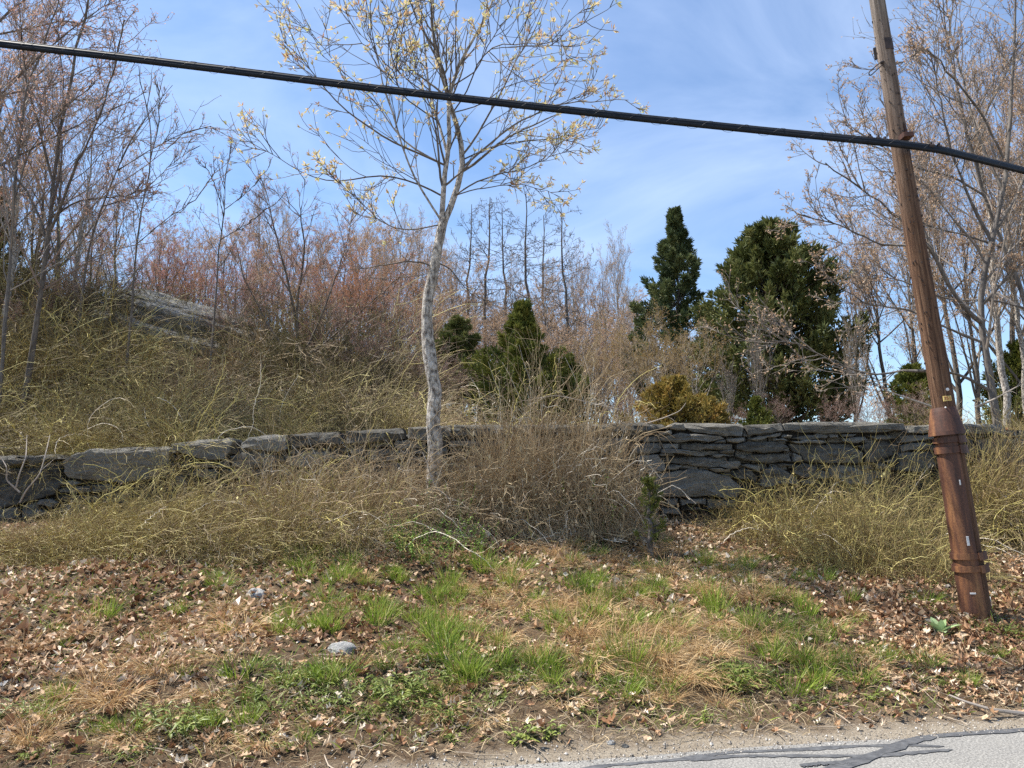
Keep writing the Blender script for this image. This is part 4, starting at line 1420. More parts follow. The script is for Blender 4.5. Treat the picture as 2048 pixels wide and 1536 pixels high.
# ---- background trees: one of each kind, then copies
def proto_tree(name, seed, H, spread, trunk_r, bark, twig, bud, kind='round', bper=2, blen=0.05, bwid=0.03, dens=1.0):
    rng = np.random.default_rng(seed)
    gt, gb, gl = Geo(), Geo(), Geo()
    K = 16
    z = np.linspace(0, H, K)
    tr = np.stack([np.cumsum(rng.normal(0, 0.05, K)), np.cumsum(rng.normal(0, 0.05, K)), z], -1)
    tr[0, :2] = 0
    R0 = np.linspace(trunk_r, trunk_r * 0.12, K)
    P0, R0 = tr[None], R0[None]
    tube_add(gt, P0, R0, 7)
    if kind == 'round':
        P1, R1_ = shoots(P0, R0, rng, 16, 0.18, 0.95, 0.62, spread / H * 1.35, 12, 0.08, 0.07, 0.55, 0.2, 1, 0.35, 0.012)
        P2, R2_ = shoots(P1, R1_, rng, 7, 0.2, 1.0, 0.6, 0.42, 8, 0.06, 0.08, 0.5, 0.3, 1, 0.3, 0.007)
        P3, R3_ = shoots(P2, R2_, rng, 5, 0.15, 1.0, 0.6, 0.45, 5, 0.05, 0.1, 0.55, 0.45, 1, 0.2, 0.005)
        P4, R4_ = shoots(P3, R3_, rng, int(4 * dens), 0.15, 1.0, 0.6, 0.5, 3, 0.04, 0.12, 0.7, 0.6, 1, 0.2, 0.0042)
    elif kind == 'larch':
        P1, R1_ = shoots(P0, R0, rng, 70, 0.12, 0.99, 1.25, spread / H * 0.8, 9, 0.045, 0.07, 0.30, 0.3, 1, 0.72, 0.008)
        P2, R2_ = shoots(P1, R1_, rng, 7, 0.15, 1.0, 0.8, 0.32, 5, 0.03, 0.1, 0.5, 0.5, 0.6, 0.4, 0.0075)
        P3, R3_ = shoots(P2, R2_, rng, 3, 0.1, 1.0, 0.8, 0.5, 4, 0.02, 0.1, 0.8, 0.6, 1, 0.2, 0.006)
        P4, R4_ = P3[:1], R3_[:1]
    else:   # upright, narrow
        P1, R1_ = shoots(P0, R0, rng, 26, 0.2, 0.97, 0.42, spread / H * 1.3, 10, 0.14, 0.05, 0.45, 0.25, 1, 0.5, 0.010)
        P2, R2_ = shoots(P1, R1_, rng, 6, 0.2, 1.0, 0.5, 0.4, 6, 0.08, 0.08, 0.5, 0.4, 1, 0.3, 0.006)
        P3, R3_ = shoots(P2, R2_, rng, 5, 0.15, 1.0, 0.5, 0.45, 4, 0.06, 0.1, 0.7, 0.6, 1, 0.2, 0.0045)
        P4, R4_ = shoots(P3, R3_, rng, 2, 0.15, 1.0, 0.5, 0.5, 4, 0.04, 0.1, 0.8, 0.7, 1, 0.2, 0.004)
    tube_add(gt, P1, R1_, 5)
    for P, R in ((P2, R2_), (P3, R3_), (P4, R4_)):
        tube_add(gb, P, R, 3, rng.uniform(0, 1, len(P)))
    t = thing(name, 'tree', 'tree')
    gt.obj('trunk', M[bark], t, smooth=True)
    gb.obj('branches', M[twig], t)
    if bper:
        buds(gl, np.concatenate([P4, P3[:, -P4.shape[1]:]]) if kind != 'larch' else P3, rng, bper, blen, bwid, 0.2)
        gl.obj('crown', M[bud], t)
    return t


def place_copies(proto, spots, label, group, hz_jit=7):
    """spots: (px of the trunk, px row of the crown top, depth Y, width factor)"""
    rng = random.Random(hz_jit)
    first = True
    H = max(v.co.z for v in proto.children[0].data.vertices)
    for px, ptop, Y, wf in spots:
        o = proto if first else copy_tree(proto)
        first = False
        x = at(px, ptop, Y)[0]
        g = float(gz(x, Y)) - 0.05
        top = at(px, ptop, Y)[2]
        s = max((top - g) / H, 0.12)
        o.location = (x, Y, g)
        o.rotation_euler = (0, 0, rng.uniform(0, 6.28))
        o.scale = (s * wf, s * wf, s)
        o['label'] = label + ' ' + next(w for lim, w in ((200, 'above the brier hillside'), (450, 'above the bedrock slab'), (640, 'behind the many-stemmed shrub tree'), (860, 'near the young tree'), (1160, 'around the bushy olive cedar'), (1330, 'near the spire-shaped cedar'), (1600, 'near the broad cedar'), (9999, 'near the leaning pole')) if px < lim)
        o['group'] = group


pt = proto_tree('bare_tree', 51, 9.0, 3.6, 0.13, 'bark_grey', 'far_red', 'bud_red', 'round', 2, 0.06, 0.035)
place_copies(pt, [(330, 395, 27, 1.1), (400, 430, 30, 1.0), (240, 470, 25, 1.0), (655, 420, 31, 1.0), (20, 330, 30, 1.0), (480, 400, 33, 1.0), (1190, 520, 46, 0.9), (290, 450, 24, 1.0), (370, 480, 26, 1.1), (560, 470, 27, 1.0), (620, 500, 24, 1.0), (180, 500, 27, 1.1), (90, 470, 26, 1.0), (340, 430, 23, 1.1), (420, 460, 24, 1.1), (500, 450, 26, 1.1), (270, 500, 22, 1.0), (590, 440, 30, 1.1), (460, 510, 22, 1.0), (110, 120, 20, 0.9), (10, 200, 19, 1.0), (200, 330, 22, 1.0)],
             'distant bare tree hazed with red buds', 'red budded trees behind the hillside')
pt = proto_tree('bare_tree', 52, 8.0, 4.2, 0.13, 'bark_grey', 'far_red', 'bud_rust', 'round', 3, 0.06, 0.036)
place_copies(pt, [(725, 440, 27, 1.15), (660, 490, 25, 1.0), (770, 480, 29, 1.0), (345, 470, 29, 1.2), (300, 500, 25, 0.9), (820, 520, 27, 1.0), (700, 520, 23, 1.0), (430, 520, 26, 1.0), (740, 490, 22, 1.0), (680, 470, 27, 1.2), (380, 510, 22, 1.0)],
             'rusty orange budding tree', 'rust coloured budding trees behind the hillside')
pt = proto_tree('bare_tree', 53, 8.0, 4.0, 0.12, 'bark_grey', 'far_tan', 'bud_tan', 'round', 3, 0.06, 0.035)
place_copies(pt, [(430, 450, 35, 1.0), (120, 400, 33, 1.2), (800, 430, 38, 1.0), (930, 540, 40, 1.1), (1080, 530, 42, 1.1), (1010, 560, 44, 1.2), (1170, 560, 40, 1.2), (1250, 580, 40, 1.2), (870, 520, 42, 1.2), (560, 450, 40, 1.2), (730, 400, 42, 1.0), (200, 420, 40, 1.2), (1130, 570, 34, 1.2), (1040, 600, 32, 1.2), (960, 590, 30, 1.2), (890, 580, 28, 1.2), (1200, 600, 32, 1.2), (1280, 620, 30, 1.2), (840, 600, 26, 1.2), (1100, 610, 27, 1.2), (1000, 580, 36, 1.2), (1230, 560, 46, 1.2), (1420, 640, 34, 1.2), (1790, 760, 40, 1.4), (1730, 770, 44, 1.4), (920, 600, 24, 1.2), (1150, 620, 24, 1.2), (1210, 630, 25, 1.2), (1070, 640, 23, 1.2), (980, 620, 24, 1.2), (860, 570, 24, 1.1), (810, 560, 25, 1.1), (1260, 600, 34, 1.2), (600, 540, 25, 1.1), (520, 520, 25, 1.1), (640, 560, 22, 1.0), (30, -40, 18, 0.8), (150, 90, 19, 0.8), (-60, 60, 17, 0.8), (250, 300, 21, 0.9), (90, 250, 20, 1.0), (1860, 150, 17, 0.8), (1970, 60, 16, 0.75), (2060, 90, 18, 0.8), (1740, 350, 19, 0.9), (1800, 300, 17, 0.8), (1910, 260, 15.5, 0.8), (2020, 300, 15, 0.9), (1690, 430, 20, 0.9), (380, 420, 27, 1.1), (310, 440, 28, 1.1), (450, 420, 29, 1.1), (540, 430, 30, 1.1), (610, 430, 28, 1.1), (690, 420, 31, 1.1), (780, 440, 30, 1.1), (850, 460, 31, 1.1), (910, 500, 30, 1.1)],
             'far pale tan budding tree', 'yellowish budding trees in the far wood')
pt = proto_tree('larch_tree', 54, 10.0, 3.6, 0.12, 'bark_grey', 'twig_grey', 'bud_tan', 'larch', 0)
place_copies(pt, [(1062, 375, 30, 1.0), (1128, 400, 29, 1.0), (975, 385, 33, 1.0), (1005, 400, 36, 0.9), (945, 400, 35, 0.9), (1095, 420, 38, 0.9)],
             'leafless straight larch with level branches', 'bare larches behind the wall')
pt = proto_tree('bare_tree', 55, 10.0, 3.2, 0.10, 'bark_pale', 'far_tan', 'bud_tan', 'upright', 1, 0.055, 0.03)
place_copies(pt, [(1235, 435, 33, 0.75), (1205, 480, 36, 0.8), (840, 420, 32, 0.9), (800, 400, 34, 0.9), (885, 440, 36, 0.9), (1150, 470, 40, 0.9), (520, 340, 30, 0.9), (575, 370, 33, 0.9), (1165, 500, 36, 0.9), (910, 470, 30, 1.0), (1020, 500, 31, 1.0), (1090, 510, 28, 1.0), (1250, 520, 30, 0.9), (70, -20, 16, 1.0), (190, 150, 17.5, 1.0), (1940, 20, 14.5, 1.0), (2050, 40, 15.5, 1.1), (1830, 230, 15.5, 1.0), (1990, 200, 14.5, 1.1), (770, 470, 26, 1.0), (640, 440, 28, 0.9), (860, 540, 25, 1.0)],
             'slim pale-twigged upright tree', 'pale upright trees in the wood behind')
pt = proto_tree('bare_shrub', 56, 4.0, 2.6, 0.06, 'bark_pale', 'twig_tan', 'bud_ochre', 'round', 3, 0.04, 0.026)
place_copies(pt, [(1300, 590, 17.0, 1.1), (1220, 610, 18.0, 1.1), (1390, 600, 17.5, 1.0), (1170, 660, 16.5, 1.0), (1345, 640, 15.5, 1.0)],
             'tan-leafed bushy small tree', 'tan leafed small trees before the cedars')
pt = proto_tree('bare_shrub', 57, 3.5, 2.2, 0.045, 'bark_pale', 'twig_pale', 'bud_tan', 'upright', 1, 0.024, 0.012)
place_copies(pt, [(1510, 610, 14.5, 0.55), (1700, 600, 14.5, 0.5), (1455, 700, 13.5, 0.7)],
             'thin pale bare sapling', 'pale saplings before the broad cedar')
pt = proto_tree('bare_shrub', 58, 2.4, 2.6, 0.04, 'bark_dark', 'twig_red', 'bud_red', 'round', 1, 0.03, 0.016)
place_copies(pt, [(760, 600, 15.5, 1.2), (690, 560, 17, 1.2), (830, 650, 15, 1.2), (520, 520, 18, 1.2), (450, 560, 18, 1.2), (150, 500, 17, 1.2), (60, 560, 15.5, 1.3), (880, 690, 16, 1.2), (980, 700, 15, 1.2), (1660, 770, 13.5, 1.4), (1560, 780, 13.2, 1.5), (1760, 770, 13.6, 1.4), (1250, 760, 14.0, 1.3), (620, 600, 16.5, 1.3), (1830, 760, 14.5, 1.5), (1480, 800, 14.0, 1.4)],
             'tangled dark bare shrub behind the wall', 'bare shrubs behind the stone wall')


pt = proto_tree('twiggy_shrub', 59, 3.0, 2.6, 0.05, 'bark_dark', 'twig_olive', 'bud_olive', 'round', 2, 0.06, 0.026, 0.8)
place_copies(pt, [(640, 560, 17.5, 1.2), (700, 600, 16.5, 1.2), (560, 590, 17, 1.2), (480, 600, 17.5, 1.1), (760, 640, 16, 1.2), (610, 640, 15.5, 1.3), (150, 540, 17, 1.2), (60, 530, 17.5, 1.2), (20, 600, 15, 1.3), (110, 610, 15, 1.3), (200, 600, 16, 1.1), (520, 650, 15.0, 1.2), (800, 690, 15.2, 1.2), (440, 640, 16.0, 1.0), (690, 690, 14.5, 1.2), (245, 640, 15.8, 0.9), (385, 630, 16.2, 0.9)],
             'dense olive-brown twiggy shrub in the thicket', 'olive twiggy shrubs in the hillside thicket')

# ------------------------------------------------------------------ evergreens
def cedar(name, label, px, ptop, pbase, Y, halfw_px, seed, mat, prof, n=260, per=85, spray=0.13, group=None, lean=0.0):
    rng = np.random.default_rng(seed)
    top = at(px, ptop, Y)
    base = at(px, pbase, Y)
    zb = float(gz(base[0], Y)) - 0.05
    z0, z1 = base[2], top[2]
    H = z1 - z0
    Rm = halfw_px / FOC * math.hypot(Y, base[0]) * 1.0
    O = np.array([base[0], Y, zb])
    gt, gl = Geo(), Geo()
    K = 14
    zz = np.linspace(0, z1 - zb - H * 0.02, K)
    tr = np.stack([zz * 0 + lean * zz + 0.02 * rng.normal(size=K), 0.02 * rng.normal(size=K), zz], -1)
    r0 = max(0.045, Rm * 0.075)
    tube_add(gt, tr[None], np.linspace(r0, 0.012, K)[None], 7)
    # boughs: each ends in a clump
    t = rng.uniform(0, 1, n) ** 0.95
    t[:6] = np.linspace(0.94, 0.995, 6)
    phi = rng.uniform(0, 2 * math.pi, n)
    lump = 1 + 0.36 * vnoise(np.stack([np.cos(phi) * 2.6 + seed, np.sin(phi) * 2.6, t * 10], -1))
    rad = Rm * np.interp(t, *prof) * lump
    fr = np.where(rng.uniform(size=n) < 0.72, rng.uniform(0.66, 1.08, n), rng.uniform(0.2, 0.66, n))
    C = np.stack([np.cos(phi) * rad * fr, np.sin(phi) * rad * fr, (z0 - zb) + t * H], -1)
    C[:, 0] += lean * C[:, 2]
    st = C * np.array([0.06, 0.06, 1]) - np.array([0, 0, 1]) * (rad * fr * 0.45)[:, None]
    st[:, 2] = np.maximum(st[:, 2], 0.05)
    mid = 0.5 * (st + C) - np.array([0, 0, 1]) * (rad * 0.05)[:, None]
    BP = np.stack([st, mid, C], 1)
    tube_add(gt, BP, np.full((n, 3), 1.0) * np.array([0.018, 0.013, 0.006]) * max(1, Rm * 0.5), 3)
    outd = norm(np.stack([np.cos(phi), np.sin(phi), np.full(n, 0.75)], -1))
    csz = np.interp(rad, [0, 0.4, Rm], [0.10, 0.19, 0.36]) * (0.55 + 0.45 * min(Rm, 2) / 2) * rng.uniform(0.6, 1.15, n)
    idx = np.repeat(np.arange(n), per)
    f = rng.uniform(0, 1, n * per) ** 0.7
    bdir = norm(C - st + np.array([0, 0, 1]) * (rad * 0.35)[:, None])[idx]
    blen = (csz * 2.6)[idx][:, None]
    q = rng.normal(size=(n * per, 3)) * (0.34 * csz[idx] * (1.15 - f) ** 0.8)[:, None]
    pos = C[idx] + bdir * blen * (f[:, None] - 0.72) + q
    d = norm(bdir * 0.9 + norm(q) * 0.65 + rng.normal(size=q.shape) * 0.35 + np.array([0, 0, 0.25]))
    V, F = leaf_quads(pos, d, spray * rng.uniform(0.6, 1.3, len(pos)), spray * 0.26 * rng.uniform(0.7, 1.3, len(pos)), rng)
    cv = np.repeat(np.clip(rng.normal(0.5, 0.2, n)[idx] + rng.normal(0, 0.16, len(pos)), 0, 1), 4)
    gl.add(V, F, cv)
    V, F = leaf_quads(pos, norm(d + rng.normal(size=d.shape) * 0.5), spray * rng.uniform(0.5, 1.1, len(pos)), spray * 0.24, rng)
    gl.add(V, F, cv)
    o = thing(name, label, 'tree', O, group)
    gt.obj('trunk', M['bark_dark'], o)
    gl.obj('crown', M[mat], o)
    return o


CONE = ([0, 0.08, 0.3, 0.55, 0.78, 0.92, 1], [0.8, 1.0, 0.95, 0.66, 0.36, 0.13, 0.02])
BROAD = ([0, 0.1, 0.35, 0.6, 0.8, 0.93, 1], [0.85, 1.0, 0.95, 0.76, 0.52, 0.30, 0.08])
BUSH = ([0, 0.2, 0.5, 0.8, 1], [0.9, 1.0, 0.8, 0.45, 0.12])
cedar('cedar_tree', 'dark spire-shaped cedar behind the tan small trees', 1362, 424, 830, 25.0, 108, 61, 'cedar_blue', CONE, 260, 95, 0.18)
cedar('cedar_tree', 'broad dark green cedar, the largest evergreen behind the wall', 1562, 452, 842, 19.0, 150, 62, 'cedar', BROAD, 500, 58, 0.18)
cedar('cedar_tree', 'olive green bushy cedar behind the young pale-barked tree', 1045, 610, 850, 15.0, 92, 63, 'cedar_olive', ([0, 0.2, 0.45, 0.65, 0.85, 1], [0.8, 1.2, 1.0, 0.5, 0.22, 0.05]), 190, 90, 0.115)
cedar('cedar_tree', 'small dark cedar half hidden behind the young pale-barked tree', 915, 640, 800, 19.0, 60, 64, 'cedar', BROAD, 130, 70, 0.12)
cedar('cedar_tree', 'low dark evergreen beside the bushy olive cedar', 1140, 715, 840, 15.6, 40, 65, 'cedar_olive', CONE, 110, 60, 0.09)
cedar('cedar_tree', 'small green cedar just beside the steel-sleeved pole', 1835, 735, 880, 16.0, 50, 66, 'cedar_olive', BROAD, 130, 60, 0.10)
cedar('cedar_tree', 'green cedar standing behind the crooked grey tree', 2060, 690, 900, 16.0, 75, 67, 'cedar_olive', BROAD, 170, 70, 0.11)
cedar('juniper_bush', 'rusty orange juniper bush directly behind the wall top', 1350, 760, 880, 13.0, 88, 68, 'juniper_rust', BUSH, 110, 80, 0.085)
cedar('juniper_bush', 'small rusty juniper beside the larger rusty juniper bush', 1420, 800, 880, 12.8, 45, 69, 'juniper_rust', BUSH, 70, 60, 0.07)
cedar('juniper_bush', 'narrow green juniper shoot above the wall cap', 1515, 800, 880, 12.8, 28, 70, 'cedar_olive', CONE, 60, 50, 0.07)
cedar('cedar_seedling', 'bright green cedar seedling at the foot of the stone wall', 1300, 960, 1075, 9.6, 30, 71, 'cedar_olive', ([0, 0.3, 0.6, 0.85, 1], [1.0, 0.8, 0.55, 0.5, 0.2]), 34, 34, 0.05)
cedar('cedar_tree', 'dark cedar at the edge of the brier hillside', -30, 380, 760, 20.0, 70, 72, 'cedar', CONE, 160, 70, 0.14)


# ------------------------------------------------------------------ brier thickets
def brier_mesh(seed, W, D, H, n, mat, rad=0.0032, leafy=0.0, droop=1.0, twigs=2):
    """tangle of arching stems; local coordinates, root level z=0"""
    rng = np.random.default_rng(seed)
    g = Geo()
    a = rng.uniform(0, 2 * math.pi, n)
    r = np.sqrt(rng.uniform(0, 1, n))
    x, y = np.cos(a) * r * W / 2, np.sin(a) * r * D / 2
    env = (1 - 0.75 * r ** 2) * (1 + 0.35 * vnoise(np.stack([x * 1.6 + seed, y * 1.6, x * 0], -1)))
    L = H * env * rng.uniform(0.8, 1.9, n)
    K = 11
    P = np.zeros((n, K, 3))
    P[:, 0] = np.stack([x, y, np.full(n, -0.06)], -1)
    d = norm(np.stack([rng.normal(0, 0.5, n) + x / W * 0.9, rng.normal(0, 0.5, n) + y / D * 0.9, rng.uniform(0.5, 1.3, n)], -1))
    lat = norm(np.cross(d, rng.normal(size=(n, 3))))
    for k in range(1, K):
        zig = lat * (0.30 if k % 2 else -0.30) * rng.uniform(0.3, 1.4, (n, 1))
        d = norm(d + rng.normal(size=(n, 3)) * 0.16 + np.array([0, 0, -0.13 * droop]))
        P[:, k] = P[:, k - 1] + norm(d + zig) * (L / (K - 1))[:, None]
    P[:, 1:, 2] = np.maximum(P[:, 1:, 2], 0.015)
    R = rad * rng.uniform(0.6, 1.4, (n, 1)) * np.linspace(1.15, 0.6, K)[None]
    v = np.clip(rng.beta(1.6, 1.9, n), 0, 0.94)
    v[rng.uniform(size=n) < 0.05] = 1.0
    tube_add(g, P, R, 3, v)
    P2, R2_ = shoots(P, R, rng, twigs, 0.2, 1.0, 0.9, 0.26, 5, -0.02, 0.30, 0.8, 0.6, 1, 0, rad * 0.55)
    P2[..., 2] = np.maximum(P2[..., 2], 0.01)
    tube_add(g, P2, R2_, 3, np.clip(np.repeat(v, twigs) + rng.normal(0, 0.15, len(P2)), 0, 1))
    # dry litter and husks caught in the stems
    m = int(n * leafy)
    if m:
        j = rng.integers(0, n, m)
        k = rng.integers(2, K, m)
        V, F = leaf_quads(P[j, k], rng.normal(size=(m, 3)), rng.uniform(0.03, 0.07, m), rng.uniform(0.015, 0.035, m), rng)
        g.add(V, F, np.repeat(np.clip(rng.normal(0.62, 0.3, m), 0, 1), 4))
    return g.mesh('brier', mat)


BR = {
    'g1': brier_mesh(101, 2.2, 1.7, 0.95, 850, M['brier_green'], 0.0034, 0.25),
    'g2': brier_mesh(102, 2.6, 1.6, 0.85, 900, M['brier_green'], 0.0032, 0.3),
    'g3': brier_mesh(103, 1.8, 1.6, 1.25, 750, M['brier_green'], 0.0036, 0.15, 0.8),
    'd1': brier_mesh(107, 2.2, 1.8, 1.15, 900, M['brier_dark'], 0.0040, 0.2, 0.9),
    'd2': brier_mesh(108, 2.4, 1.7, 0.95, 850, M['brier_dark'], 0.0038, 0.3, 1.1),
    'b1': brier_mesh(104, 2.2, 1.5, 0.95, 900, M['brier_brown'], 0.0034, 0.5),
    'b2': brier_mesh(105, 1.9, 1.4, 1.10, 850, M['brier_brown'], 0.0032, 0.4, 1.2),
    'b3': brier_mesh(106, 2.4, 1.6, 0.70, 850, M['brier_brown'], 0.0030, 0.7, 1.3),
}


def brier(kind, x, y, sx, sy, sz, rot, label, group, z=None, tilt=0.0):
    o = bpy.data.objects.new('brier_clump', BR[kind])
    COL.objects.link(o)
    if z is None:
        z = float(gz(x, y))
        tilt = math.atan2(float(gz(x, y + 0.3)) - float(gz(x, y - 0.3)), 0.6) if tilt == 0 else tilt
    o.location = (x, y, z - 0.03)
    o.rotation_euler = (Matrix.Rotation(tilt, 3, 'X') @ Matrix.Rotation(rot, 3, 'Z')).to_euler()
    o.scale = (sx, sy, sz)
    tag(o, label, 'brier clump', group)
    return o


rr = random.Random(4)
LG = {'g': ('olive green tangled brier clump growing in front of the stone wall', 'olive brier clumps in front of the wall'),
      'b': ('tan tangled mound of dead vines in front of the stone wall', 'tan dead vine mounds in front of the wall')}
# in front of the wall: kind, pixel of the mound's foot, width px, height px
FRONT = [
    ('g2', 20, 1120, 330, 70), ('g2', 150, 1125, 300, 85), ('g1', 250, 1120, 300, 140), ('b3', 380, 1125, 300, 130), ('g1', 440, 1120, 280, 160), ('g2', 540, 1125, 300, 160),
    ('b1', 610, 1115, 290, 190), ('g1', 660, 1100, 270, 180), ('b2', 745, 1080, 260, 210), ('b1', 800, 1065, 230, 200), ('b2', 930, 1055, 260, 190), ('b1', 1000, 1050, 260, 200),
    ('b2', 1090, 1045, 260, 235), ('b1', 1170, 1045, 230, 230), ('b3', 1215, 1050, 160, 150), ('g2', 330, 1105, 260, 150), ('b2', 860, 1040, 220, 180),
    ('g2', 1520, 1085, 270, 100), ('g1', 1620, 1110, 280, 150), ('g2', 1720, 1140, 280, 170), ('g1', 1800, 1155, 260, 190), ('b3', 1660, 1110, 280, 120), ('g1', 1720, 1100, 280, 160),
    ('g2', 1980, 1060, 220, 150), ('g3', 2040, 1030, 200, 200), ('g1', 2080, 1090, 220, 130), ('g2', 1890, 1060, 160, 110), ('b3', 1990, 1020, 220, 130),
    ('b3', 1440, 1060, 180, 45), ('b3', 120, 1100, 260, 60), ('g1', 300, 1090, 260, 150), ('g3', 400, 1085, 200, 130), ('b1', 520, 1085, 260, 170), ('g1', 590, 1060, 240, 150), ('b2', 690, 1050, 240, 190), ('b2', 780, 1040, 200, 190),
    ('b1', 950, 1030, 240, 200), ('b1', 1060, 1025, 240, 220), ('b2', 1140, 1030, 220, 230), ('g2', 1780, 1100, 260, 170), ('g2', 1560, 1060, 220, 90), ('g2', 210, 1065, 200, 70), ('g3', 1985, 1000, 170, 200), ('b1', 2050, 1000, 200, 240), ('g3', 1960, 1040, 150, 170), ('b2', 2010, 1060, 200, 200),
]
DIM = {'g1': (2.2, 0.95), 'g2': (2.6, 0.85), 'g3': (1.8, 1.25), 'b1': (2.2, 0.95), 'b2': (1.9, 1.1), 'b3': (2.4, 0.7)}


def front_label(kd, px):
    b = {'g1': 'rounded olive brier clump', 'g2': 'broad olive brier clump', 'g3': 'tall olive brier clump', 'b1': 'rounded tan mound of dead vines', 'b2': 'tall tan mound of dead vines', 'b3': 'low tan mat of dead vines'}[kd]
    for lim, w in ((170, 'under the stepped low end of the stone wall'), (360, 'before the longest slab of the low wall end'), (560, 'on the bank before the lichened wall stones'), (800, 'on the bank beside the young tree'),
                   (950, 'around the young tree foot before the wall'), (1260, 'draped against the wall beside the cedar seedling'), (1500, 'below the big boulder in the wall'), (1700, 'on the bank before the wall boulders'), (1880, 'on the bank beside the leaning pole')):
        if px < lim:
            return b + ' ' + w
    return b + ' behind the leaning pole before the crooked tree'


def hill_label(kd, px, d0):
    b = {'g': 'olive green brier clump', 'b': 'brown brier clump', 'd': 'dark brown-stemmed brier clump'}[kd[0]]
    if px >= 1880:
        return b + ' around the crooked tree behind the pole'
    if px >= 1260:
        return b + ' low behind the wall cap, before the cedars'
    row = 'just behind the wall top' if d0 < 1.2 else 'low on the hillside' if d0 < 3.5 else 'midway up the hillside' if d0 < 6.5 else 'along the hill crest'
    where = 'by the dark forked tree' if px < 170 else 'below the bedrock slab' if px < 430 else 'around the many-stemmed shrub tree' if px < 720 else 'near the young tree' if px < 960 else 'before the bushy olive cedar'
    return b + ' ' + row + ' ' + where


for kd, px, py, wpx, hpx in FRONT:
    p = ghit(px, py)
    d = math.hypot(p[0], p[1])
    lim = float(wall_y(p[0])) - 0.42
    yy = min(p[1] + rr.uniform(0.15, 0.6), lim)
    sw = wpx / FOC * yy / DIM[kd][0] * 1.05
    sh = hpx / FOC * yy / DIM[kd][1] * (0.85 if 180 < px < 640 else 0.72 if 760 < px < 955 else 1.25 if 955 <= px < 1260 else 1.0)
    lb, gp = LG[kd[0]]
    brier(kd, p[0] * yy / p[1], yy, sw, min(sw, 0.62), sh, rr.choice([0, math.pi]) + rr.uniform(-0.25, 0.25), front_label(kd, px), gp, None, 0.17)

LH = {'g': ('olive green tangled brier clump on the hillside behind the wall', 'olive brier clumps on the hillside'),
      'd': ('', 'dark brier clumps on the hillside'),
      'b': ('brown tangled brier clump on the hillside behind the wall', 'brown brier clumps on the hillside')}
# a row right behind the wall's top, then up the hillside
k = 0
for d0, step, hs in ((0.75, 1.15, 0.65), (1.7, 1.35, 0.9), (2.9, 1.5, 1.05), (4.3, 1.6, 1.25), (5.8, 1.8, 1.4), (7.6, 2.0, 1.45), (9.6, 2.3, 1.35)):
    x = -11.5 - d0 * 0.7
    while x < 9.5:
        xx = x + rr.uniform(-0.3, 0.3)
        yy = float(wall_y(xx)) + d0 + rr.uniform(-0.2, 0.3)
        px = 1024 + FOC * xx / yy
        # open, low ground to the right of the young tree
        ok = px < 800 or (px < 1260 and d0 < 3.2) or (px > 1260 and px < 1880 and d0 < 0.9 and rr.random() < 0.35) or (px >= 1880 and d0 < 3)
        slab = 4.0 < d0 < 9 and 240 < px < 420
        if ok and not slab and px > -160:
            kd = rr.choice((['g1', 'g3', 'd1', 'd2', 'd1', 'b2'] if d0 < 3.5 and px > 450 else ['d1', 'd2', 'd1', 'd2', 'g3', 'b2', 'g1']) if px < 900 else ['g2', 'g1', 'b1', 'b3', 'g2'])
            f = hs * rr.uniform(0.8, 1.15)
            if px > 850:
                f *= 0.62
            if 1260 < px < 1880:
                f *= 0.42
            lb, gp = LH[kd[0]]
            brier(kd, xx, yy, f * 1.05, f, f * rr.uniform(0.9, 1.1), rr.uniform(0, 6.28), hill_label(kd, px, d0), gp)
            k += 1
        x += step * rr.uniform(0.8, 1.15) * (1.0 if hs > 0.8 else 0.8)

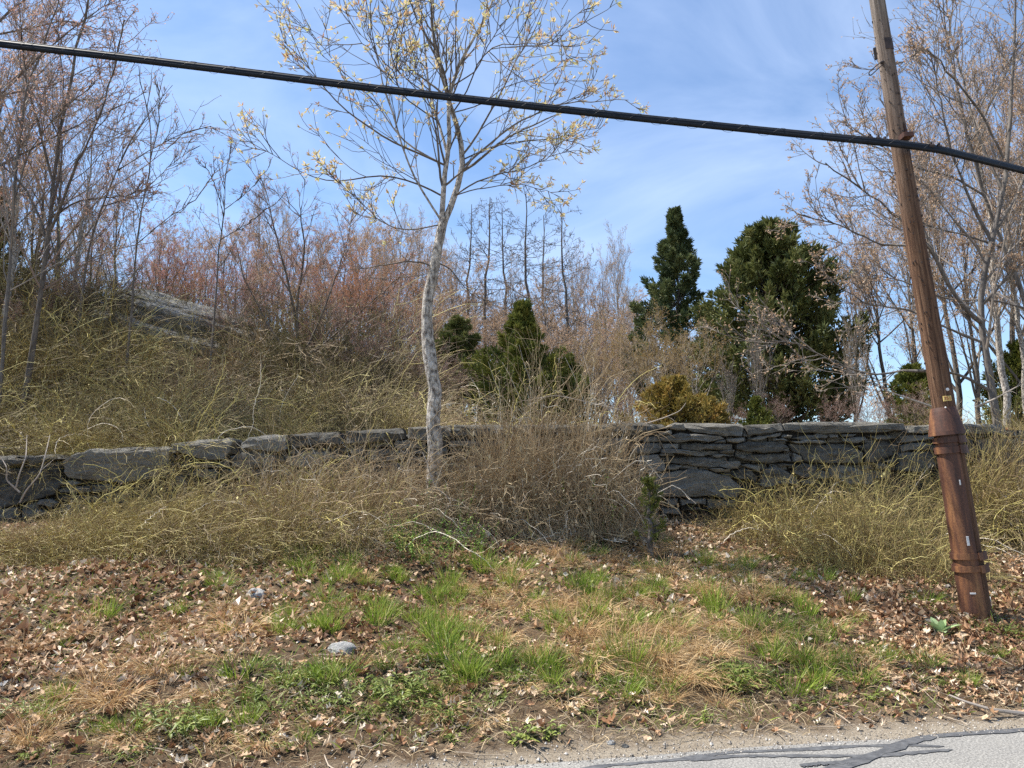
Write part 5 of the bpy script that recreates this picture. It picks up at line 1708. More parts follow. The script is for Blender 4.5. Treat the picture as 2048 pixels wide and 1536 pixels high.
# bright single canes that stand clear of the tangles
def canes():
    rng = np.random.default_rng(77)
    spots = []
    for _ in range(70):
        spots.append((rng.uniform(0, 1250), rng.uniform(0.35, 1.6), 'hill'))
    for _ in range(34):
        spots.append((rng.uniform(150, 820), rng.uniform(-1.6, -0.5), 'front'))
    for _ in range(26):
        spots.append((rng.uniform(1420, 1900), rng.uniform(-1.4, -0.4), 'front'))
    for _ in range(14):
        spots.append((rng.uniform(1890, 2100), rng.uniform(-1.2, 0.3), 'front'))
    for _ in range(26):
        spots.append((rng.uniform(850, 1250), rng.uniform(-0.6, 0.5), 'front'))
    for px, dd, where in spots:
        u = (px - 1024) / FOC
        yw = 10.75 / (1 - 0.1 * u)
        y = yw + dd
        x = u * y
        zb = float(gz(x, y))
        K = 22
        L = rng.uniform(0.8, 1.7)
        P = np.zeros((1, K, 3))
        P[0, 0] = (x, y, zb - 0.03)
        d = norm(np.array([rng.normal(0, 0.5), rng.normal(-0.25, 0.35), 1.1]))
        lat = norm(np.cross(d, rng.normal(size=3)))
        for k in range(1, K):
            d = norm(d + rng.normal(size=3) * 0.13 + np.array([0, 0, -0.075]))
            P[0, k] = P[0, k - 1] + norm(d + lat * (0.34 if k % 2 else -0.34) * rng.uniform(0.4, 1.3)) * L / (K - 1)
        gx = gz(P[0, :, 0], P[0, :, 1])
        P[0, 1:, 2] = np.maximum(P[0, 1:, 2], gx[1:] + 0.01)
        R = 0.0048 * np.linspace(1.1, 0.55, K)[None] * rng.uniform(0.8, 1.3)
        g = Geo()
        pale = rng.uniform() < 0.25
        tube_add(g, P, R, 4, 1.0 if pale else rng.uniform(0.86, 0.97))
        P2, R2_ = shoots(P, R, rng, 5, 0.35, 1.0, 0.9, 0.22, 7, 0.0, 0.3, 0.75, 0.5)
        tube_add(g, P2, R2_, 3, 0.93)
        o = P[0, 0].copy()
        relocate((g,), o)
        ob = g.obj('brier_cane', M['brier_brown'] if pale else M['brier_green'])
        ob.location = tuple(o)
        if where == 'hill':
            tag(ob, 'single zigzag brier cane arching up behind the wall', 'brier cane', 'brier canes behind the wall')
        else:
            tag(ob, 'single zigzag brier cane on the bank before the wall', 'brier cane', 'brier canes on the bank')


canes()


# pale dead branches
def dead_branch(pts, r, label, seed, group=None, n=5):
    rng = np.random.default_rng(seed)
    P = resample([at(*p) for p in pts], 16)[None]
    R = np.linspace(r, r * 0.35, 16)[None]
    g = Geo()
    tube_add(g, P, R, 6, 0.9)
    if n:
        P2, R2_ = shoots(P, R, rng, n, 0.25, 1.0, 0.7, 0.3, 8, 0.0, 0.12, 0.6, 0.35)
        tube_add(g, P2, R2_, 4, rng.uniform(0.5, 1, n))
    o = P[0, 0].copy()
    relocate((g,), o)
    ob = g.obj('dead_branch', M['twig_pale'])
    ob.location = tuple(o)
    return tag(ob, label, 'branch', group)


dead_branch([(875, 1045, 9.75), (905, 1000, 9.7), (870, 975, 9.65), (852, 920, 9.7), (845, 905, 9.75)], 0.013, 'pale crooked dead branch leaning at the young tree foot', 5, n=2)
dead_branch([(1915, 838, 11.4), (1870, 815, 11.3), (1810, 795, 11.2), (1770, 780, 11.1)], 0.022, 'broken bare limb pointing out behind the pole above the wall', 6, n=1)
dead_branch([(1950, 815, 11.6), (1985, 800, 11.4), (2040, 770, 11.3)], 0.02, 'pale fallen limb leaning on wall beside the crooked tree', 7, n=2)
dead_branch([(1290, 848, 11.0), (1330, 835, 10.9), (1360, 822, 10.85), (1372, 806, 10.8)], 0.012, 'pale forked stick lying on the wall cap stones', 8, n=2)
dead_branch([(1240, 820, 11.3), (1180, 805, 11.2), (1110, 790, 11.0), (1060, 800, 10.9)], 0.014, 'long pale dead stem over the wall in tan vines', 9, n=7)
dead_branch([(40, 985, 9.9), (12, 960, 9.85), (14, 935, 9.8), (2, 915, 9.9)], 0.012, 'grey vine stem looping over the stepped wall end', 10, n=2)
dead_branch([(40, 1005, 9.85), (52, 980, 9.8), (80, 950, 9.75), (92, 905, 9.9), (100, 870, 10.2)], 0.011, 'grey vine stem climbing across the large block of the wall', 12, n=2)
dead_branch([(32, 975, 9.85), (38, 950, 9.8), (52, 915, 9.85), (54, 870, 10.2)], 0.010, 'thin grey vine beside another climbing the large wall block', 13, n=1)
dead_branch([(2048, 1450, 5.75), (1985, 1442, 5.72), (1930, 1425, 5.78), (1900, 1412, 5.85)], 0.018, 'long weathered stick lying along the road verge', 14, n=0)
for ob in bpy.data.objects:
    if ob.name.startswith('dead_branch') and ob['label'].startswith('long weathered'):
        ob.location.z = float(gz(ob.location.x, ob.location.y)) + 0.015


# ------------------------------------------------------------------ grass, weeds, leaf litter
def blades(rng, n, R, L, w, lean, curl, K=5):
    a = rng.uniform(0, 2 * math.pi, n)
    r = R * np.sqrt(rng.uniform(0, 1, n))
    p = np.stack([np.cos(a) * r, np.sin(a) * r, np.full(n, -0.01)], -1)
    d = norm(np.stack([np.cos(a) * lean + rng.normal(0, 0.25, n), np.sin(a) * lean + rng.normal(0, 0.25, n), np.ones(n)], -1))
    ln = L * rng.uniform(0.45, 1.15, n)
    P = np.zeros((n, K, 3))
    P[:, 0] = p
    for k in range(1, K):
        d = norm(d + np.array([0, 0, -curl]) * rng.uniform(0.3, 1.6, (n, 1)) + rng.normal(size=(n, 3)) * 0.06)
        P[:, k] = P[:, k - 1] + d * (ln / (K - 1))[:, None]
    P[:, 1:, 2] = np.maximum(P[:, 1:, 2], 0.004)
    side = norm(np.cross(P[:, 1] - P[:, 0] + rng.normal(size=(n, 3)) * 0.02, np.stack([np.cos(a), np.sin(a), np.zeros(n)], -1)) + rng.normal(size=(n, 3)) * 0.3)
    wd = (w * rng.uniform(0.6, 1.3, n))[:, None] * np.array([0.8, 1.0, 0.85, 0.55, 0.12] if K == 5 else [0.9, 1.0, 0.7, 0.12])[None]
    V = np.stack([P - side[:, None] * wd[..., None] / 2, P + side[:, None] * wd[..., None] / 2], 2)
    b = (np.arange(n) * K * 2)[:, None] + np.arange(K - 1)[None] * 2
    F = np.stack([b, b + 1, b + 3, b + 2], -1).reshape(-1, 4)
    return V.reshape(-1, 3), F, K * 2


def tuft_mesh(name, seed, n, R, L, w, lean, curl, mat, vmu=0.5, vsd=0.22):
    rng = np.random.default_rng(seed)
    V, F, m = blades(rng, n, R, L, w, lean, curl)
    return Geo().add(V, F, np.repeat(np.clip(rng.normal(vmu, vsd, n), 0, 1), m)).mesh(name, mat)


def leafy_mesh(name, seed, nstem, R, H, llen, lwid, per, mat, up=0.3, mu=0.5):
    """sprouting weed: stems with lance leaves"""
    rng = np.random.default_rng(seed)
    g = Geo()
    a = rng.uniform(0, 2 * math.pi, nstem)
    r = R * np.sqrt(rng.uniform(0, 1, nstem))
    K = 6
    P = np.zeros((nstem, K, 3))
    P[:, 0] = np.stack([np.cos(a) * r, np.sin(a) * r, a * 0 - 0.01], -1)
    d = norm(np.stack([np.cos(a) * 0.4, np.sin(a) * 0.4, np.ones(nstem)], -1) + rng.normal(size=(nstem, 3)) * 0.25)
    ln = H * rng.uniform(0.5, 1.1, nstem)
    for k in range(1, K):
        d = norm(d + rng.normal(size=(nstem, 3)) * 0.1)
        P[:, k] = P[:, k - 1] + d * (ln / (K - 1))[:, None]
    tube_add(g, P, np.full((nstem, K), 0.0022), 3, 0.4)
    idx = np.repeat(np.arange(nstem), per)
    f = rng.uniform(0.5, K - 1.01, len(idx))
    i0 = f.astype(int)
    w = (f - i0)[:, None]
    p = P[idx, i0] * (1 - w) + P[idx, i0 + 1] * w
    ph = rng.uniform(0, 2 * math.pi, len(idx))
    dd = np.stack([np.cos(ph), np.sin(ph), rng.normal(up, 0.3, len(idx))], -1)
    # each leaf: two bent segments
    L = llen * rng.uniform(0.6, 1.2, len(idx))
    W_ = lwid * rng.uniform(0.7, 1.2, len(idx))
    dd = norm(dd)
    side = norm(np.cross(dd, np.array([0, 0, 1.0]) + rng.normal(size=dd.shape) * 0.2))
    m1 = p + dd * (L * 0.5)[:, None]
    d2 = norm(dd - np.array([0, 0, 0.5]))
    e = m1 + d2 * (L * 0.5)[:, None]
    V = np.stack([p, m1 - side * (W_ / 2)[:, None], m1 + np.array([0, 0, -0.12]) * W_[:, None], m1 + side * (W_ / 2)[:, None], e], 1)
    b = np.arange(len(idx)) * 5
    F = np.concatenate([np.stack([b, b + 1, b + 2], -1), np.stack([b, b + 2, b + 3], -1), np.stack([b + 1, b + 4, b + 2], -1), np.stack([b + 2, b + 4, b + 3], -1)])
    g.add(V.reshape(-1, 3), F, np.repeat(np.clip(rng.normal(mu, 0.25, len(idx)), 0, 1), 5))
    return g.mesh(name, mat)


def rosette_mesh(name, seed, n, L, W_, mat, rise=0.8):
    rng = np.random.default_rng(seed)
    g = Geo()
    K = 6
    prof = np.array([0.25, 0.75, 1.0, 0.9, 0.6, 0.08])
    for k in range(n):
        a = k * 2.4 + rng.normal(0, 0.2)
        el = rise * (1 - 0.55 * (1 - k / n)) + rng.normal(0, 0.08)
        ln = L * (1 - 0.45 * k / n) * rng.uniform(0.85, 1.1)
        d = np.array([math.cos(a) * math.cos(el), math.sin(a) * math.cos(el), math.sin(el)])
        p = np.array([0.01 * math.cos(a), 0.01 * math.sin(a), 0.0])
        side = np.array([-math.sin(a), math.cos(a), 0])
        V = []
        for q in range(K):
            w = W_ * prof[q] / 2
            V += [p - side * w + np.array([0, 0, 0.25 * w]), p.copy(), p + side * w + np.array([0, 0, 0.25 * w])]
            d = norm(d + np.array([0, 0, -0.16]))
            p = p + d * ln / (K - 1)
        F = []
        for q in range(K - 1):
            b = q * 3
            F += [(b, b + 1, b + 4, b + 3), (b + 1, b + 2, b + 5, b + 4)]
        g.add(np.array(V), np.array(F), rng.uniform(0.2, 1))
    return g.mesh(name, mat, True)


MARKS = [(684, 1303, 0.55, 'beside the pale half-buried rock'), (512, 1190, 0.6, 'beside the lichen-speckled grey rock'), (1944, 1228, 1.1, 'near the foot of the leaning pole'),
         (1880, 1268, 0.8, 'beside the pale fuzzy rosette plant'), (1752, 1290, 0.6, 'beside the narrow-leaved green rosette'), (850, 1115, 1.5, 'on the bank below the young tree'),
         (1300, 1075, 1.2, 'on the bank below the cedar seedling'), (1740, 1170, 1.3, 'on the bank below the olive briers beside the pole')]
_marks = []


def spot(p):
    if not _marks:
        _marks.extend((ghit(a, b), r, t) for a, b, r, t in MARKS)
    best = [(np.linalg.norm(p - q) / r, t) for q, r, t in _marks]
    d, t = min(best)
    if d < 1:
        return t
    s = (p[1] - edge_y(p[0])) / 1.021
    if s < 0.75:
        return 'low by the road verge'
    return ('on the leafy bank below the low wall end' if p[0] < -1.9 else 'on the bank between the pale rock and road' if p[0] < 0.6 and s < 2.2 else 'on the grassy middle of the bank' if s < 2.6 else 'on the upper bank under the wall')


def put(name, me, px, py, size, label, cat, group=None, rz=None, rs=random.Random(9), flat=1.0):
    p = ghit(px, py)
    o = bpy.data.objects.new(name, me)
    COL.objects.link(o)
    o.location = (p[0], p[1], float(gz(p[0], p[1])) - 0.01)
    o.rotation_euler = (0, 0, rs.uniform(0, 6.28) if rz is None else rz)
    o.scale = (size, size, size * flat)
    if group:
        label = label + ' ' + spot(p)
    return tag(o, label, cat, group)


GT = [tuft_mesh('grass_tuft', 201, 110, 0.09, 0.26, 0.0075, 0.35, 0.10, M['grass_green'], 0.62),
      tuft_mesh('grass_tuft', 202, 150, 0.13, 0.22, 0.0065, 0.45, 0.16, M['grass_green'], 0.5),
      tuft_mesh('grass_tuft', 203, 80, 0.07, 0.18, 0.0065, 0.4, 0.12, M['grass_green'], 0.55)]
DT = [tuft_mesh('dry_tuft', 211, 210, 0.10, 0.32, 0.0052, 0.8, 0.42, M['grass_dry'], 0.5),
      tuft_mesh('dry_tuft', 212, 260, 0.14, 0.26, 0.0050, 0.9, 0.5, M['grass_dry'], 0.58),
      tuft_mesh('dry_tuft', 213, 150, 0.08, 0.34, 0.0048, 0.6, 0.28, M['grass_dry'], 0.38)]
WD = [leafy_mesh('weed', 221, 20, 0.16, 0.15, 0.085, 0.014, 9, M['weed_leaf']),
      leafy_mesh('weed', 222, 24, 0.20, 0.10, 0.075, 0.014, 7, M['weed_leaf'], 0.2, 0.4),
      leafy_mesh('weed', 223, 9, 0.05, 0.10, 0.07, 0.026, 6, M['weed_leaf'], 0.4, 0.7)]
rs = random.Random(12)
GG = ('green grass tuft', 'grass tuft', 'green grass tufts on the bank')
DG = ('dry tan grass tuft', 'grass tuft', 'dry grass tufts on the bank')
WG = ('low leafy green weed', 'weed', 'leafy green weeds on the bank')
green = [(660, 1262, 1.0), (830, 1240, .9), (870, 1275, 1.4), (850, 1250, 1.0), (890, 1210, 1.2), (875, 1195, 1.0), (205, 1238, 1.0), (440, 1172, .7), (90, 1435, .9), (640, 1262, .8), (1350, 1255, .9),
         (1110, 1270, 1.1), (1220, 1205, 1.1), (1140, 1170, 1.0), (1280, 1185, 1.0), (1430, 1215, 1.1), (1560, 1255, 1.1), (1640, 1285, .9), (1770, 1325, 1.0), (1850, 1330, .8), (1490, 1170, 1.0), (1700, 1205, .8),
         (1850, 1205, .8), (1060, 1240, .9), (1000, 1290, .8), (1090, 1330, 1.0), (1180, 1170, 1.0), (1330, 1310, 1.0), (1240, 1250, 1.0), (940, 1280, 1.1), (900, 1265, 1.2), (1600, 1160, .8), (1380, 1190, 1.0),
         (560, 1270, .8), (480, 1350, 1.0), (130, 1290, .6), (350, 1230, .6), (800, 1300, .9), (1150, 1090, .9), (1240, 1080, .9), (1190, 1110, .9), (1330, 1090, .9), (1540, 1320, 1.0), (1720, 1360, .9), (1660, 1330, .9),
         (730, 1170, .7), (780, 1150, .7), (650, 1190, .7), (1020, 1170, .8), (1300, 1140, .9), (1460, 1280, 1.0), (1590, 1210, .9), (250, 1460, .7), (610, 1480, .6), (1940, 1370, .7), (1990, 1310, .6)]
rq = random.Random(33)
green += [(rq.uniform(560, 1750), rq.uniform(1110, 1390), rq.uniform(0.6, 1.15)) for _ in range(110)]
green += [(rq.uniform(0, 560), rq.uniform(1150, 1480), rq.uniform(0.4, 0.75)) for _ in range(16)]
for k, (px, py, s) in enumerate(green):
    put('grass_tuft', GT[k % 3], px, py, s * rs.uniform(0.85, 1.15), ('upright ', 'spreading ', 'small ')[k % 3] + GG[0], *GG[1:])
dry = [(480, 1262, 1.35), (440, 1310, 1.1), (310, 1345, 1.1), (290, 1290, 0.8), (170, 1385, 1.1), (215, 1410, 1.1), (950, 1250, 1.1), (1010, 1275, 1.0), (1160, 1270, 1.4), (1180, 1325, 1.4), (1140, 1300, 1.2),
       (1300, 1320, 1.2), (1380, 1355, 1.2), (1260, 1205, 1.1), (1420, 1190, 1.1), (1500, 1165, 1.0), (1530, 1275, 1.0), (1620, 1325, 1.0), (1660, 1255, 1.1), (1700, 1305, .9), (1340, 1150, 1.0), (1200, 1230, 1.1),
       (1090, 1210, 1.0), (1030, 1190, .9), (980, 1190, .9), (1450, 1240, 1.0), (1560, 1200, 1.0), (1480, 1360, .9), (1400, 1300, 1.1), (1220, 1300, 1.2), (1350, 1240, 1.0), (1600, 1260, 1.0), (1310, 1110, .9),
       (1240, 1130, .9), (1150, 1130, .9), (1700, 1230, .9), (1420, 1120, .8), (1130, 1400, .9), (1440, 1410, .8), (1290, 1260, 1.0), (500, 1290, 1.0), (460, 1220, .9), (230, 1340, .9), (120, 1430, .9), (60, 1480, .9),
       (330, 1400, .7), (1750, 1250, .8), (720, 1330, .6), (1050, 1100, .7), (1280, 1390, .9), (1340, 1400, .9), (1540, 1150, .9), (1480, 1110, .9), (60, 1300, .7), (160, 1240, .7), (1930, 1180, .6)]
dry += [(rq.gauss(1330, 170), rq.uniform(1090, 1370), rq.uniform(0.7, 1.15)) for _ in range(70)]
dry += [(rq.uniform(0, 560), rq.uniform(1180, 1500), rq.uniform(0.5, 0.9)) for _ in range(22)]
dry += [(rq.uniform(560, 1000), rq.uniform(1150, 1450), rq.uniform(0.4, 0.8)) for _ in range(20)]
for k, (px, py, s) in enumerate(dry):
    put('dry_grass_tuft', DT[k % 3], px, py, s * rs.uniform(0.8, 1.1), ('dense ', 'flattened ', 'wispy ')[k % 3] + DG[0], *DG[1:])
weeds = [(360, 1455, 1.3, 0), (330, 1430, 1.0, 1), (400, 1440, 1.0, 1), (620, 1370, 1.1, 0), (700, 1385, 1.0, 1), (820, 1400, 1.3, 0), (780, 1380, 1.1, 1), (860, 1370, 1.0, 0), (560, 1410, 1.0, 1), (640, 1410, .9, 0),
         (480, 1390, .9, 1), (900, 1420, 1.0, 1), (1000, 1330, .9, 1), (1040, 1360, .8, 0), (700, 1440, .7, 2), (130, 1440, .8, 1), (40, 1430, .8, 0), (520, 1330, .8, 1), (1050, 1480, 1.3, 2), (1105, 1470, 1.0, 2),
         (1470, 1370, 1.3, 0), (1500, 1365, 1.2, 0), (1450, 1355, 1.1, 0), (1280, 1370, .9, 1), (1240, 1360, .8, 1), (1600, 1420, .7, 2), (1180, 1430, .7, 2), (1980, 1260, .9, 1), (2020, 1270, .8, 0), (570, 1500, .7, 2),
         (1410, 1440, .6, 2), (1640, 1400, .7, 1), (1870, 1360, .7, 1), (750, 1250, .7, 1), (960, 1400, .9, 1), (1110, 1380, .8, 1), (60, 1520, .7, 2), (260, 1500, .8, 1), (860, 1320, .9, 1), (940, 1340, .9, 1),
         (740, 1420, .9, 1), (590, 1350, 1.0, 1), (1750, 1400, .7, 2), (900, 1480, .7, 2)]
for px, py, s, kk in weeds:
    put('weed', WD[kk], px, py, s * rs.uniform(0.85, 1.1), *WG)
MU = rosette_mesh('mullein', 231, 11, 0.22, 0.080, M['fuzzy_leaf'], 1.45)
put('mullein_plant', MU, 1880, 1268, 1.05, 'pale fuzzy broad-leaved rosette plant near the pole foot', 'plant')
RO = rosette_mesh('dock', 232, 14, 0.13, 0.035, M['weed_leaf'], 0.9)
put('leafy_rosette', RO, 1752, 1290, 1.1, 'bright green narrow-leaved rosette plant among dry grass', 'plant', flat=1.2)
put('leafy_rosette', RO, 1050, 1478, 0.9, 'small green rosette growing on the sandy verge', 'plant')

# green-leaved shrubs at the tree's foot and by the wall
SH1 = leafy_mesh('green_shrub', 241, 46, 0.42, 0.62, 0.045, 0.024, 11, M['shrub_leaf'], 0.4)
SH2 = leafy_mesh('green_shrub', 242, 30, 0.36, 0.50, 0.04, 0.02, 9, M['shrub_leaf'], 0.4)
put('green_shrub', SH1, 850, 1115, 0.95, 'fresh green leafy shrub around the young tree foot', 'shrub', rz=0)
put('green_shrub', SH2, 930, 1110, 0.9, 'low green shrub beside the one at the young tree foot', 'shrub')
put('green_shrub', SH2, 890, 1075, 1.0, 'green shoots climbing the young tree trunk', 'shrub', flat=1.5)
put('green_shrub', SH2, 1165, 1062, 1.15, 'sparse green shrub in front of the tan dead vines', 'shrub', flat=1.5)
put('green_shrub', SH2, 1215, 1080, 0.8, 'low green shoots beside the sparse green shrub', 'shrub')
# yellow sprig in the thicket
SH3 = leafy_mesh('green_shrub', 243, 14, 0.5, 1.5, 0.05, 0.025, 12, M['bud_yellow'], 0.5)
o = bpy.data.objects.new('yellow_shrub', SH3)
COL.objects.link(o)
q = at(450, 770, 13.2)
o.location = (q[0], q[1], float(gz(q[0], q[1])))
o.scale = (1.0, 1.0, 0.95)
tag(o, 'thin shrub with small yellow leaves standing in the hillside brier', 'shrub')


def lobed_leaf(rng, n, size):
    """curled oak-like leaves with lobes, 15 verts each; returns (n,15,3) and faces"""
    # midrib 0..4, one side 5..9, the other 10..14
    um = np.array([0, 0.25, 0.5, 0.75, 1.0])
    us = np.array([0.18, 0.34, 0.52, 0.70, 0.86])
    ws = np.array([0.30, 0.13, 0.40, 0.15, 0.26])
    u = np.concatenate([um, us, us]) - 0.5
    w = np.concatenate([um * 0, -ws, ws])
    U = u[None] + rng.normal(0, 0.045, (n, 15))
    W = w[None] * rng.uniform(0.6, 1.25, (n, 15))
    c1, c2 = rng.normal(0.9, 1.0, (n, 1)), rng.normal(0.3, 1.0, (n, 1))
    Zl = c1 * W ** 2 * 1.8 + c2 * U ** 2 + rng.normal(0, 0.045, (n, 15)) + rng.normal(0, 0.5, (n, 1)) * U * W
    P = np.stack([U, W, Zl], -1) * (size * rng.uniform(0.5, 1.4, n))[:, None, None]
    F = [(0, 1, 5), (1, 6, 5), (1, 2, 6), (2, 7, 6), (2, 3, 7), (3, 8, 7), (3, 4, 8), (4, 9, 8)]
    F += [(0, 10, 1), (1, 10, 11), (1, 11, 2), (2, 11, 12), (2, 12, 3), (3, 12, 13), (3, 13, 4), (4, 13, 14)]
    return P, np.array(F)


def rot_rand(rng, n, tilt):
    a = rng.uniform(0, 2 * math.pi, n)
    nx = norm(np.stack([rng.normal(0, tilt, n), rng.normal(0, tilt, n), np.ones(n)], -1))
    x = np.stack([np.cos(a), np.sin(a), np.zeros(n)], -1)
    x = norm(x - (x * nx).sum(1, keepdims=True) * nx)
    y = np.cross(nx, x)
    return np.stack([x, y, nx], 1)          # rows = axes


def bank_points(rng, n, s0=0.15, s1=5.9):
    """random points on the visible bank (seen area grows with distance)"""
    s = s0 + (s1 - s0) * rng.uniform(0, 1, n)
    y0 = 4.8 + s * 1.021
    x = rng.uniform(-0.72, 0.72, n) * (y0 + 0.6)
    y = edge_y(x) + s * 1.021
    return x, y, s


def litter():
    rng = np.random.default_rng(91)
    x, y, s = bank_points(rng, 40000)
    px = 1024 + FOC * x / y
    den = 0.60 + 0.55 * fbm(np.stack([x * 0.9, y * 0.9, x * 0 + 4], -1), 3)
    den += np.interp(px, [0, 500, 700, 1000, 1600, 1800], [0.35, 0.22, -0.14, -0.32, -0.20, 0.5])
    den *= np.interp(s, [0.1, 0.35, 0.8, 1.2, 2.4, 3.4], [0.04, 0.30, 0.70, 0.85, 1.0, 1.2])
    keep = rng.uniform(size=len(x)) < den * 0.9
    x, y, s = x[keep], y[keep], s[keep]
    n = len(x)
    P, F = lobed_leaf(rng, n, 0.062)
    A = rot_rand(rng, n, 0.5)
    W = np.einsum('nvi,nij->nvj', P, A)
    z = gz(x, y) + 0.010 + np.abs(rng.normal(0, 0.017, n))
    base = np.stack([x, y, z], -1)
    v = np.clip(0.55 + 0.24 * fbm(np.stack([x * 0.7, y * 0.7, x * 0 + 9], -1), 2) + rng.normal(0, 0.25, n), 0, 1)
    dist = np.hypot(x, y)
    vis = (np.abs(x / y) < 0.64) & (s > 0.4)
    order = np.argsort(np.where(vis, dist, 99) / (np.ptp(P[..., 0], axis=1) + 0.02))
    near = order[:260]                              # the leaves that show largest, each on its own
    rest = np.ones(n, bool)
    rest[near] = False
    g = Geo()
    idx = np.where(rest & (s < 1.7))[0]
    V = W[idx] + base[idx][:, None]
    FF = (np.arange(len(idx)) * 15)[:, None, None] + F[None]
    g.add(V.reshape(-1, 3), FF.reshape(-1, 3), np.repeat(v[idx], 15))
    idx = np.where(rest & (s >= 1.7))[0]            # farther up: the lobes are too small to see
    sub = [0, 7, 4, 12, 2]
    V = W[idx][:, sub] + base[idx][:, None]
    F2 = np.array([(0, 4, 1), (1, 4, 2), (2, 4, 3), (3, 4, 0)])
    FF = (np.arange(len(idx)) * 5)[:, None, None] + F2[None]
    g.add(V.reshape(-1, 3), FF.reshape(-1, 3), np.repeat(v[idx], 5))
    tag(g.obj('leaf_litter', M['dead_leaf']), 'bleached and rusty dead oak leaves covering the bank', 'leaf litter', kind='stuff')
    protos = []
    for k in range(14):
        P_, F_ = lobed_leaf(rng, 1, 0.085)
        protos.append(Geo().add(P_[0], F_, [0.1, 0.3, 0.4, 0.5, 0.55, 0.6, 0.65, 0.7, 0.75, 0.8, 0.85, 0.9, 0.95, 1.0][k]).mesh('dead_leaf', M['dead_leaf']))
    for q, i in enumerate(near):
        o = bpy.data.objects.new('dead_leaf', protos[q % 14])
        COL.objects.link(o)
        o.parent = ground
        o.matrix_local = Matrix.Translation(Vector(base[i] + [0, 0, 0.006])) @ Matrix(np.array(A[i]).T.tolist()).to_4x4()


litter()


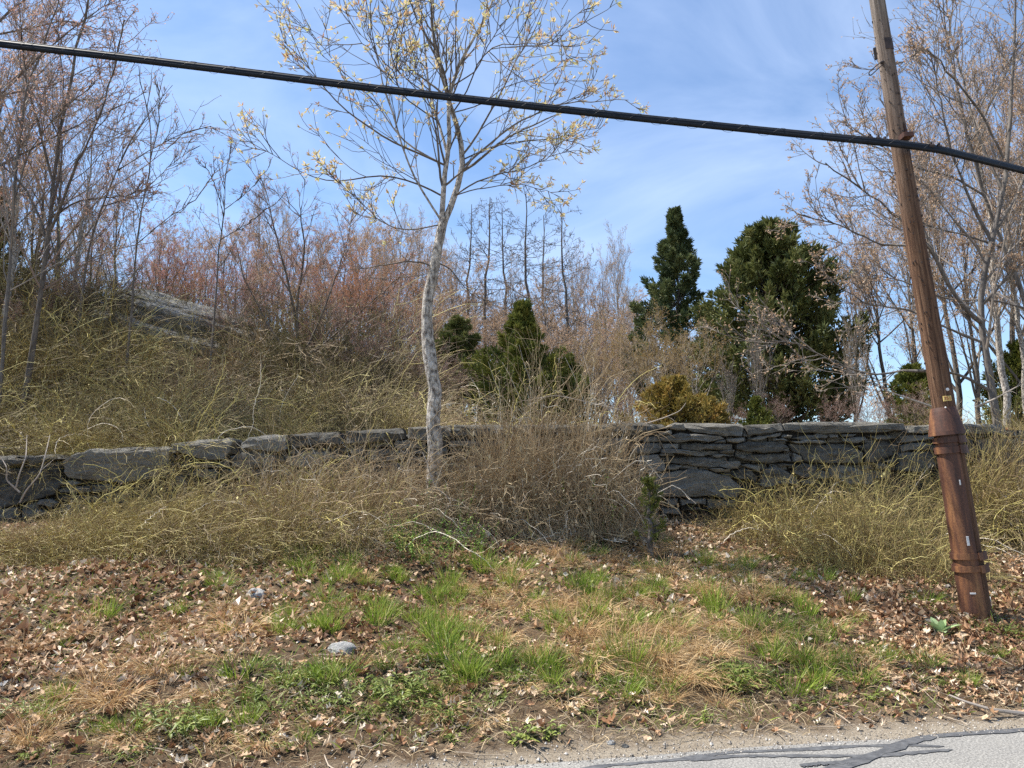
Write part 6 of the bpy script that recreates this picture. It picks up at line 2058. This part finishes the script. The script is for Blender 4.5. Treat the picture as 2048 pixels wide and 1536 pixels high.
def straw():
    rng = np.random.default_rng(95)
    g = Geo()
    x, y, s = bank_points(rng, 34000, 0.12, 5.0)
    px = 1024 + FOC * x / y
    den = 0.5 + 0.5 * fbm(np.stack([x * 1.1, y * 1.1, x * 0 + 2], -1), 3) + np.interp(px, [0, 600, 1000, 1500, 1750], [0.1, 0.05, 0.35, 0.35, -0.25])
    den *= np.interp(s, [0.1, 0.3, 0.7], [0.35, 0.8, 1.0])
    den += np.interp(px, [0, 700, 1100, 2048], [0.5, 0.5, 0.4, 0.3]) * np.interp(s, [0.1, 0.3, 0.9, 1.3], [0.3, 1.0, 1.0, 0.0])
    k = rng.uniform(size=len(x)) < den
    x, y, s = x[k], y[k], s[k]
    n = len(x)
    V, F, m = blades(rng, n, 0.001, 0.17, 0.0042, 1.0, 0.30, 4)
    V = V.reshape(n, m, 3) + np.stack([x, y, gz(x, y) + 0.008], -1)[:, None]
    g.add(V.reshape(-1, 3), F, np.repeat(np.clip(rng.normal(0.5, 0.25, n), 0, 1), m))
    tag(g.obj('dry_straw', M['straw']), 'matted dry grass straw lying over the bank', 'straw', kind='stuff')
    g = Geo()
    x, y, s = bank_points(rng, 38000, 0.3, 5.2)
    px = 1024 + FOC * x / y
    den = 0.16 + 0.8 * fbm(np.stack([x * 1.2, y * 1.2, x * 0 + 31], -1), 3) + np.interp(px, [0, 300, 600, 1500, 1750, 2000], [0.0, 0.1, 0.45, 0.50, 0.10, -0.1])
    den *= np.interp(s, [0.3, 0.8, 3.4, 4.6], [0.35, 1.0, 0.9, 0.35])
    k = rng.uniform(size=len(x)) < den
    x, y = x[k], y[k]
    n = len(x)
    V, F, m = blades(rng, n, 0.001, 0.14, 0.0060, 0.7, 0.2, 4)
    V = V.reshape(n, m, 3) + np.stack([x, y, gz(x, y)], -1)[:, None]
    g.add(V.reshape(-1, 3), F, np.repeat(np.clip(rng.normal(0.5, 0.25, n), 0, 1), m))
    tag(g.obj('grass', M['grass_green']), 'short green grass scattered over the bank', 'grass', kind='stuff')
    # fallen twigs, mostly along the foot of the bank
    x, y, s = bank_points(rng, 900, 0.1, 5.0)
    k = rng.uniform(size=len(x)) < np.interp(s, [0.1, 0.8, 1.5, 5], [1, 0.9, 0.35, 0.4])
    x, y = x[k], y[k]
    n = len(x)
    a = rng.uniform(0, 6.28, n)
    L = rng.uniform(0.06, 0.38, n)
    t = np.linspace(-0.5, 0.5, 5)
    X = x[:, None] + np.cos(a)[:, None] * L[:, None] * t + rng.normal(0, 0.006, (n, 5))
    Y = y[:, None] + np.sin(a)[:, None] * L[:, None] * t + rng.normal(0, 0.006, (n, 5))
    Zt = gz(X, Y) + 0.014 + np.abs(rng.normal(0, 0.012, (n, 5)))
    g = Geo()
    tube_add(g, np.stack([X, Y, Zt], -1), np.broadcast_to(rng.uniform(0.0015, 0.0045, (n, 1)), (n, 5)), 4, rng.uniform(0.2, 1, n))
    tag(g.obj('twig_debris', M['twig_tan']), 'broken twigs strewn along the foot of the bank', 'twigs', kind='stuff')
    # grit on the verge and road edge
    m = 2600
    s = np.abs(rng.normal(0.05, 0.17, m))
    x = rng.uniform(-3.6, 4.6, m)
    y = edge_y(x) + s - 0.05
    r = rng.uniform(0.0025, 0.0075, m) * np.where(rng.uniform(size=m) < 0.05, 2, 1)
    oct_ = np.array([(1, 0, 0), (0, 1, 0), (-1, 0, 0), (0, -1, 0), (0, 0, 1), (0, 0, -1)], float)
    V = np.stack([x, y, np.maximum(gz(x, y), 0.002) + r * 0.3], -1)[:, None] + oct_[None] * r[:, None, None] * rng.uniform(0.6, 1.3, (m, 6, 1))
    F = np.array([(0, 1, 4), (1, 2, 4), (2, 3, 4), (3, 0, 4), (1, 0, 5), (2, 1, 5), (3, 2, 5), (0, 3, 5)])
    FF = (np.arange(m) * 6)[:, None, None] + F[None]
    g = Geo().add(V.reshape(-1, 3), FF.reshape(-1, 3), np.repeat(rng.uniform(0, 1, m), 6))
    tag(g.obj('gravel', M['grit']), 'loose sandy grit along the road edge', 'gravel', kind='stuff')


M['grit'] = mat_attr('grit', [(0, (0.16, 0.14, 0.12)), (0.6, (0.38, 0.33, 0.27)), (1, (0.62, 0.58, 0.52))], 0.9)
straw()


# litter caught at the pole's foot: a scrap of white plastic and a thin ground wire
def scrap():
    p = ghit(1978, 1222)
    rng = np.random.default_rng(8)
    nx, ny = 5, 7
    V = []
    for j in range(ny):
        for i in range(nx):
            V.append((0.05 * (i / (nx - 1) - 0.5) * (1 - 0.6 * j / ny) + 0.02 * j / ny, 0.03 * math.sin(i * 1.3 + j * 0.5), 0.16 * j / (ny - 1) - 0.02 + 0.006 * rng.normal()))
    F = [(j * nx + i, j * nx + i + 1, (j + 1) * nx + i + 1, (j + 1) * nx + i) for j in range(ny - 1) for i in range(nx - 1)]
    o = Geo().add(np.array(V), np.array(F)).obj('plastic_scrap', M['white_plastic'], smooth=True)
    o.location = tuple(p)
    sm = o.modifiers.new('thick', 'SOLIDIFY')
    sm.thickness = 0.002
    tag(o, 'torn scrap of white plastic at the pole foot', 'litter')


scrap()
